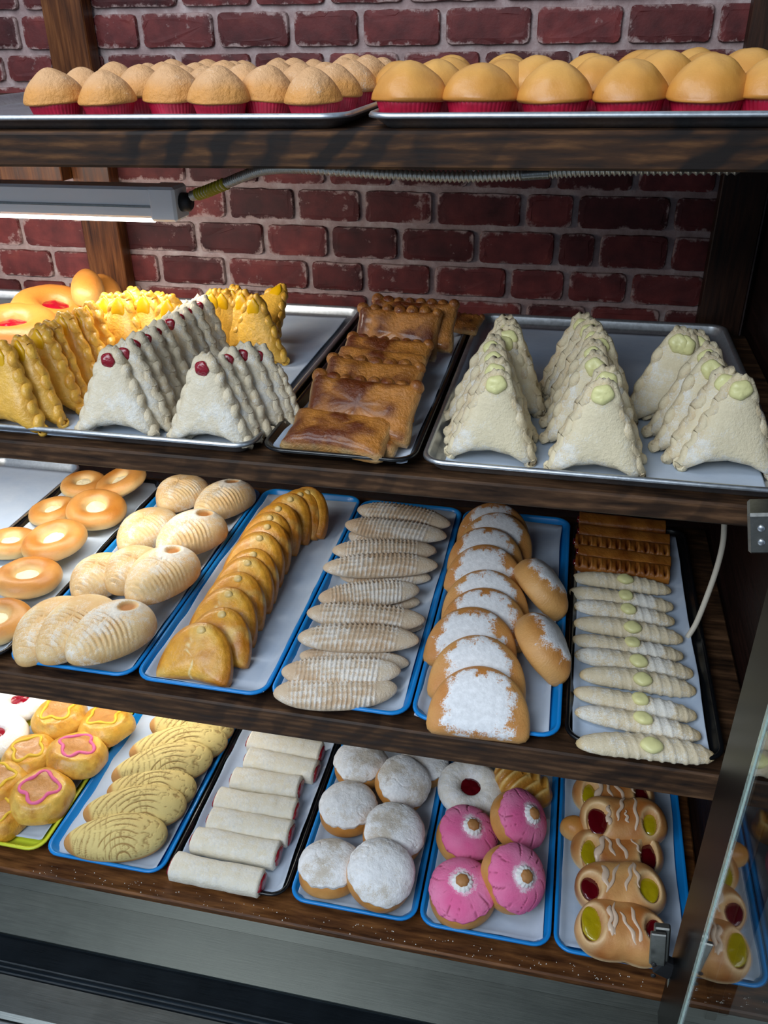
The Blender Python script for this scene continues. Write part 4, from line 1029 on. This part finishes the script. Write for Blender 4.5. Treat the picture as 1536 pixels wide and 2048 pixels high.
# jelly double rolls
def double(seed, c1, c2, drizzle=4):
    L_, w_ = .150, .085
    P = [(L_/2*math.cos(a), w_/2*math.sin(a)*(1-.07*math.exp(-(math.cos(a)/.25)**2)+.05*math.sin(3*a+seed))) for a in np.linspace(0, 6.283, 80)[:-1]]
    V, F, th, ph, s = pillow(polyR(P), .044, .014, 100, 50, .8)
    x, y = V[:, 0], V[:, 1]; up = V[:, 2] > 0
    r0 = random.Random(seed*3); j = lambda k: r0.uniform(-k, k)
    pc = ((-.044+j(.005), -.008+j(.007), .0155+j(.003), .0195+j(.004)), (.045+j(.005), -.004+j(.008), .0150+j(.003), .0195+j(.004)))
    V[:, 2] += .006*np.cos(x*2*math.pi/.11+math.pi)*up*.6
    T = mixc(lin('DDA666'), lin('B06A30'), np.clip(.45+1.6*fbm(V, 22, seed, 3), 0, 1))
    T = mixc(T, lin('EAD2A6'), ss(.006, -.004, V[:, 2])*.8)
    for cx, cy, a_, b_ in pc:
        d = np.hypot((x-cx)/a_, (y-cy)/b_); k = ss(1.15, .75, d)*up; V[:, 2] -= .018*k
        T = mixc(T, lin('EBCF9C'), np.exp(-((d-1.12)/.25)**2)*up*.6)
    V *= (1+.10*fbm(V, 16, seed+2, 2))[:, None]; V[:, 1] += .004*np.sin(V[:, 0]*40+seed)
    root = mk('double_jelly_roll', V, F, 'bun', tint=np.hstack([T, np.full((len(V), 1), -.5)]))
    for (cx, cy, a_, b_), c in zip(pc, (c1, c2)):
        V2, F2_, *_ = pillow(polyR([(a_*1.02*math.cos(t)*(1+.06*math.sin(3*t+seed)), b_*1.02*math.sin(t)) for t in np.linspace(0, 6.28, 24)[:-1]]), .004, .006, 26, 12, .8)
        V2[:, 2] += .0030*fbm(V2, 90, seed, 2); V2[:, :2] *= (1+.10*fbm(V2, 60, seed+4, 2))[:, None]
        mk({'darkred': 'red_jelly', 'yjelly': 'yellow_jelly'}[c], V2+np.array([cx, cy+.004*math.sin(cx*40+seed), .0250]), F2_, c, root)
    # drizzle ribbons follow the top
    def top(px_, py_):
        k = max(0, 1-(px_/(L_/2))**2-(py_/(w_/2*.95))**2); return .044*k**.42+.0036*math.cos(px_*2*math.pi/.11+math.pi)
    rs = random.Random(seed)
    for k in range(drizzle):
        x0 = -.024+.015*k+rs.uniform(-.008, .008); sl = rs.uniform(-.6, .6); y0 = rs.uniform(-.036, -.01); y1 = rs.uniform(.005, .034); pts = []
        for i in range(16):
            yy = y0+(y1-y0)*i/15; xx = x0+sl*yy+.002*math.sin(i*.9+k); pts.append((xx, yy+.004*math.sin(xx*40+seed), top(xx, yy)+.0012))
        wv = [.3]+[rs.uniform(.4, 1.5) for _ in range(4)]+[.3]
        tube('icing_drizzle', pts, .0028 if k else .0046, 'icing', root, 8, squash=.45, rfn=lambda t, a, wv=wv: np.interp(t*5, range(6), wv))
    return root
dj = Stock(double(131, 'yjelly', 'darkred'), double(132, 'darkred', 'yjelly'), double(135, 'yjelly', 'darkred'), double(138, 'darkred', 'yjelly'))
DJ = [((1148, 1864), (1334, 1870), .040, 2, 10, 'front double roll with yellow jelly left and red jelly right'), ((1145, 1775), (1330, 1795), .046, 1, 10, 'double roll with large dark jelly left, second from the front'),
      ((1138, 1700), (1330, 1728), .024, 0, 4, 'double roll with yellow jelly left, third from the front, partly covered'), ((1160, 1632), (1334, 1664), .050, 3, 14, 'double roll with red jelly left and yellow jelly right, fourth from the front'),
      ((1142, 1590), (1312, 1606), .028, 0, 4, 'rearmost double roll under the shelf edge')]
for a, b, z, v, rx, lab in DJ:
    o = dj.get(v); lay(o, a, b, F4+z, .150, rx=rx, sy=1.28, sz=1.05); tag(o, lab, 'roll', 'double jelly rolls')
o = oblong(8, .05, .045, .04, 'small_bun', 'D9A868', 'C08038'); tilted(o, at(1146, 1658, z=F4+.03), 0, 0, 0); tag(o, 'small plain bun end sticking out left of the double rolls', 'bun')

# ------------------------------------------------------------------ cupcakes
def cupcake(kind, seed):
    rt_, rb_, hc = (.0310, .0240, .0230) if kind == 'pale' else (.0370, .0295, .0225)
    rd, hd = (.0345, .033) if kind == 'pale' else (.0410, .0345)
    V, F, th, ph, s = pillow(lambda a: rd*(1+.03*np.sin(2*a+seed)+.02*np.sin(5*a+seed)), hd, .005, 52, 28, .92)
    up = V[:, 2] > 0; V[:, 2] = np.where(up, hd*(1-np.clip(s, 0, 1)**((1.6 if seed % 2 else 1.85)+(.25 if kind == 'gold' else 0)))**.72, V[:, 2]); k = np.clip(V[:, 2]/hd, 0, 1)
    nz = fbm(V, 30, seed, 3); V[up] *= (1+(.10 if kind == 'pale' else .11)*nz[up])[:, None]
    if kind == 'pale':
        T = mixc(lin('CF9048'), lin('D2A272'), np.clip(ss(.2, .75, k)+.6*nz, 0, 1)); pw = .12*ss(.25, .8, k)+.5*nz; mat = 'cake'
    else:
        T = mixc(lin('C98A3C'), lin('DBA455'), np.clip(ss(.3, 1, k)*.8+.7*nz, 0, 1)); T = mixc(T, lin('B8742E'), ss(.25, .0, k)*.5); pw = np.full(len(V), -.3); mat = 'smoothcake'
    root = mk('cupcake', V, F, mat, tint=np.hstack([T, pw[:, None]]))
    V = []; F = []; n = 132
    for i, (f, z) in enumerate(((0, 0), (.33, .33), (.66, .66), (1, 1), (1, 1.0), (.1, .1))):
        for j in range(n):
            pl = 1+(.026 if j % 3 == 0 else -.018 if j % 3 == 1 else 0)
            r = (rb_+(rt_-rb_)*f)*(pl if i < 4 else pl-.02); V.append((r*math.cos(2*math.pi*j/n), r*math.sin(2*math.pi*j/n), -hc+hc*z*1.06))
    for i in range(5):
        for j in range(n): F.append((i*n+j, i*n+(j+1) % n, (i+1)*n+(j+1) % n, (i+1)*n+j))
    F.append(tuple(range(n))[::-1])
    mk('paper_case', V, F, 'cup', root)
    return root, hc
def cup_stock(kind, seeds):
    a = [cupcake(kind, s) for s in seeds]; return Stock(*[x[0] for x in a]), a[0][1]
pc_, hp = cup_stock('pale', (141, 142, 143)); gc_, hg = cup_stock('gold', (151, 152, 153))
def cups(stock, hc, items, side):
    # items: (x pixel, Y depth)
    rows = {}
    for x, Y in items: rows.setdefault(round(Y, 2), []).append(x)
    for x, Y in items:
        r = sorted(rows); ri = r.index(round(Y, 2)); xs = sorted(rows[round(Y, 2)]); xi = xs.index(x)
        o = stock.get(rnd.randrange(3)); p = at(x, 205 if Y < 1.05 else 170, Y=Y)
        s = 1+rnd.uniform(-.05, .06)
        tilted(o, (p.x, Y, F1+.002+hc*s+lean1(p.x)), R(rnd.uniform(-4, 4)), R(rnd.uniform(-4, 4)), rnd.random()*6, s)
        rn = ['front', 'second', 'third', 'fourth', 'fifth', 'rearmost'][ri]
        tag(o, f'{side} cupcake in the {rn} row, {ORD[xi]} from the left', 'cupcake', f'{side} cupcakes')
def cup_grid(rows): return [(x, Y) for Y, xs in rows for x in xs]
L = [(1.0, [112, 217, 440, 628]), (1.035, [348, 536]), (1.085, [168, 284, 410, 490, 602, 668]), (1.16, [232, 330, 372, 452, 560, 655, 706]),
     (1.24, [300, 395, 470, 590, 690, 735]), (1.325, [350, 420, 490, 560, 630, 700, 765])]
L = [(Y, xs) for Y, xs in L]
cups(pc_, hp, cup_grid(L), 'paler')
G = [(1.0, [820, 960, 1110, 1258, 1412, 1545]), (1.09, [862, 905, 1005, 1065, 1345, 1500]), (1.18, [800, 900, 1010, 1195, 1320, 1440]), (1.28, [900, 1015, 1180, 1280, 1385, 1480])]
G[1] = (1.09, [872, 1010, 1072, 1200, 1325, 1500]); G[2] = (1.18, [800, 900, 1012, 1180, 1300, 1410])
cups(gc_, hg, cup_grid(G), 'golden')

# ------------------------------------------------------------------ strip lights
def striplight(x0, x1, y, ztop, label, power, tilt=0):
    root = empty('strip_light'); root.location = (x1, y, ztop)
    def bx(name, *a, mat, bev=.002):
        o = box(name, *a, mat, root, bev); return o
    L_ = x0-x1
    bx('housing', L_, -.012, -.022, .022, -.046, 0, mat='whitepaint', bev=.004)
    bx('end_cap', -.040, .004, -.025, .025, -.050, .001, mat='whitepaint', bev=.004)
    bx('seam_strip', L_, -.03, -.0232, -.0218, -.030, -.0265, mat='hinge', bev=.0003)
    o = tube('light_tube', [(L_+.0, 0, -.048), (-.045, 0, -.048)], .0075, 'tubelight', root, 14)
    tube('connector', [(.004, 0, -.024), (.016, 0, -.024), (.020, 0, -.024)], .014, 'darkplastic', root, 14, rfn=lambda t, a: 1.0 if t < .6 else .75)
    tag(root, label, 'lamp')
    l = bpy.data.lights.new('tube_glow', 'AREA'); l.shape = 'RECTANGLE'; l.size = x1-x0-.06; l.size_y = .03; l.energy = power; l.color = (1, .95, .86)
    g = bpy.data.objects.new('tube_glow', l); COL.objects.link(g); g.location = ((x0+x1)/2, y, ztop-.066); g.rotation_euler = (tilt, 0, 0)
    return root
striplight(-1.45, -.600, 1.27, -.205, 'white strip light with a lit tube hanging below the top shelf at left', 3.1, R(32))
striplight(-1.45, -.62, 1.30, -.548, 'white strip light hidden under the second shelf at left', 2.0)
striplight(-1.45, -.60, 1.28, -.998, 'white strip light hidden under the third shelf at left', 1.7)
o = box('light_bracket', -1.0, -.93, 1.23, 1.31, -.204, -.127, 'postwood', bev=.002); tag(o, 'wooden block fixing the strip light beneath the top shelf', 'bracket')
for i, (xx, zz, y_) in enumerate(((-.96, -.5475, 1.30), (-.96, -.9975, 1.28))): pass

# conduit: smooth curve with helical ribs
def catmull(P, n):
    P = [np.array(p, float) for p in P]; P = [2*P[0]-P[1]]+P+[2*P[-1]-P[-2]]; out = []
    for i in range(1, len(P)-2):
        for k in range(n):
            t = k/n; a, b, c, d = P[i-1:i+3]
            out.append(.5*((2*b)+(c-a)*t+(2*a-5*b+4*c-d)*t*t+(3*b-a-3*c+d)*t**3))
    out.append(P[-2]); return out
CPX = [(384, 392), (410, 384), (440, 372), (480, 355), (520, 341), (560, 336), (600, 336), (700, 343), (800, 349), (900, 353), (1000, 351), (1100, 345), (1200, 340), (1320, 338), (1480, 337)]
cp = [at(x, y, Y=1.26-.10*min(1, max(0, (x-384)/250))) for x, y in CPX]
path = catmull(cp, 60); ncp = len(path)
nribs = 150
tube('flexible_conduit', path, .0066, 'conduit', None, 10, rfn=lambda t, a: 1+.22*math.sin(t*2*math.pi*nribs/1.0+a))
o = bpy.data.objects['flexible_conduit']; tag(o, 'ribbed flexible metal conduit running under the top shelf from the light', 'conduit')
tube('yellow_tape', path[25:140], .0082, 'yellowtape', o, 12, rfn=lambda t, a: 1+.14*math.sin(t*60+a))
tube('clamp', path[int(ncp*.745):int(ncp*.785)], .0078, 'hinge', o, 12)

# cable on the right side panel
pc = [at(1449, 1040, Y=1.30), at(1446, 1085, Y=1.29), at(1434, 1135, Y=1.28), at(1415, 1190, Y=1.27), at(1393, 1245, Y=1.26), at(1375, 1275, Y=1.25)]
tube('white_cable', catmull(pc, 12), .0048, 'cable', None, 10); o = bpy.data.objects['white_cable']; tag(o, 'white cable hanging down beside the dark right side panel', 'cable')

# ------------------------------------------------------------------ case front: steel ledge, rails, counter
root = empty('steel_front_ledge'); root.location = (-.4, .80, -1.42)
def prism(name, prof, x0, x1, mat, parent=None, off=Vector((0, 0, 0))):
    n = len(prof); V = [(x0, y, z) for y, z in prof]+[(x1, y, z) for y, z in prof]
    F = [(i, (i+1) % n, n+(i+1) % n, n+i) for i in range(n)]+[tuple(range(n))[::-1], tuple(range(n, 2*n))]
    V = [tuple(Vector(v)-off) for v in V]
    o = mk(name, V, F, mat, parent, smooth=False); o.location = off if parent is None else (0, 0, 0)
    return o
OF = Vector(root.location)
prism('upper_panel', [(.872, -1.378), (.850, -1.403), (.850, -1.44), (.872, -1.44)], -1.5, .6, 'steelA', root, OF) if False else None
M['steelA'] = metal('satin_grey_steel', '686C66', .36, (3, 120, 3))
prism('upper_panel', [(.8725, -1.3835), (.8519, -1.3893), (.8519, -1.45), (.8725, -1.45)], -1.5, .6, 'steelA', root, OF)
prism('sloped_panel', [(.8517, -1.3895), (.776, -1.408), (.776, -1.45), (.8515, -1.45)], -1.5, .6, 'steelA', root, OF)
prism('dark_channel', [(.7755, -1.412), (.727, -1.414), (.727, -1.45), (.7755, -1.45)], -1.5, .6, 'steeldark', root, OF)
for k in range(3):
    y = .7262-.0075*k
    prism('door_rail', [(y, -1.404), (y-.0025, -1.404), (y-.0025, -1.45), (y, -1.45)], -1.5, .6, 'railm', root, OF) if 'railm' in M else None
M['railm'] = metal('grey_rail', '6A747C', .3, (3, 160, 3))
for k in range(3):
    y = .7262-.0085*k
    prism('door_rail', [(y, -1.404), (y-.0025, -1.404), (y-.0025, -1.45), (y, -1.45)], -1.5, .6, 'railm', root, OF)
prism('rail_bed', [(.7265, -1.412), (.705, -1.412), (.705, -1.45), (.7265, -1.45)], -1.5, .6, 'steeldark', root, OF)
prism('front_lip', [(.7045, -1.405), (.648, -1.406), (.64, -1.412), (.64, -1.45), (.7045, -1.45)], -1.5, .6, 'steel', root, OF)
tag(root, 'brushed grey steel ledge with dark channel and door rails in front of lowest shelf', 'ledge')
o = box('counter_top', -1.5, .6, .25, .638, -1.45, -1.410, 'steelB' if 'steelB' in M else 'alu', bev=.004); tag(o, 'pale scratched metal counter top at the bottom left corner', 'counter')
o = box('case_base', -1.5, .6, .30, 1.66, -EYE+.001, -1.451, 'steelA'); tag(o, 'grey steel base cabinet under the display shelves', 'cabinet')

# black column, glass pane, outer strip
root = empty('glass_side_screen'); root.location = (.25, .75, -1.44)
OG = Vector(root.location)
def gb(name, x0, x1, y0, y1, z0, z1, mat, bev=.001):
    o = box(name, x0-OG.x, x1-OG.x, y0-OG.y, y1-OG.y, z0-OG.z, z1-OG.z, mat, root, bev); return o
gb('black_frame', .2505, .262, .752, .857, -1.404, .35, 'blackgloss')
gb('glass_pane', .2505, .2565, .20, .7397, -1.408, .35, 'glass', .0008)
gb('glass_edge', .2490, .2590, .7400, .7515, -1.408, .35, 'glassedge', .0015)
gb('outer_strip', .328, .345, .86, .869, -1.40, .35, 'blackgloss')
tag(root, 'glass side pane with black frame strip at the right front of the case', 'glass')

# hinges
def hinge(loc, label, rz=0, s=1, ry=0):
    root = empty('door_closer')
    a = box('arm_plate', -.008, .008, -.004, .004, -.045, .012, 'hinge', root, .0015)
    b = box('folded_cover', -.012, .004, -.010, -.005, -.040, .010, 'hinge', root, .0015)
    c = box('hinge_joint', -.004, .016, -.006, .006, -.066, -.042, 'darkplastic', root, .002); c.rotation_euler = (0, R(30), 0)
    d = box('fixing_bar', .0085, .0125, -.004, .004, -.100, -.058, 'hinge', root, .001)
    for zz in (-.03, -.012):
        V, F, *_ = pillow(lambda t: .0028+0*t, .0012, .001, 12, 6, .8); mk('screw', np.stack([V[:, 0]-.004, -.0105-V[:, 2], V[:, 1]+zz], 1), F, 'darkplastic', b)
    tilted(root, loc, 0, R(ry), R(rz), s); tag(root, label, 'hinge'); return root
hinge(at(1324, 1866, Y=.845), 'metal hinge arm at the lower right corner by the glass', 0, 1.45, -6)
def bracket():
    root = empty('metal_bracket'); p = at(1522, 1052, Y=.90)
    box('bracket_body', -.014, .022, -.020, .020, -.026, .026, 'hinge', root, .003)
    for zz in (-.010, .008):
        V, F, *_ = pillow(lambda t: .0042+0*t, .002, .001, 14, 6, .8); mk('screw', np.stack([V[:, 0]+.0, -.0205-V[:, 2], V[:, 1]+zz], 1), F, 'alu', root)
    tilted(root, p, 0, R(-12), R(-8)); tag(root, 'steel corner bracket at the right end of the second shelf', 'bracket')
bracket()
root = empty('tag_holder'); box('holder_plate', -.016, .016, -.002, .002, -.010, .010, 'hinge', root, .001)
tilted(root, at(12, 1640, z=F4+.03)+Vector((0, -.02, 0)), R(-35), 0, R(38)); tag(root, 'small grey metal tag clip at the left edge of the lime tray', 'tag clip')

# crumbs on the lowest board (uncountable)
CV, CFc = [], []
for k in range(150):
    x = rnd.uniform(-.9, .28); y = rnd.uniform(.876, .90); s = rnd.uniform(.0004, .0011)
    b = len(CV)
    CV += [(x-s, y-s, 0), (x+s, y-s, 0), (x, y+s, 0), (x, y, s*1.6)]; CFc += [(b, b+1, b+3), (b+1, b+2, b+3), (b+2, b, b+3), (b, b+2, b+1)]
o = mk('sugar_crumbs', CV, CFc, 'crumb', smooth=False); o.location = (0, 0, Z4+.0002); tag(o, 'white sugar crumbs scattered on the front of the lowest board', 'crumbs', kind='stuff')

# ------------------------------------------------------------------ lift everything to real height above the floor
for o in COL.objects:
    if o.parent is None: o.location.z += EYE
bpy.context.view_layer.update()
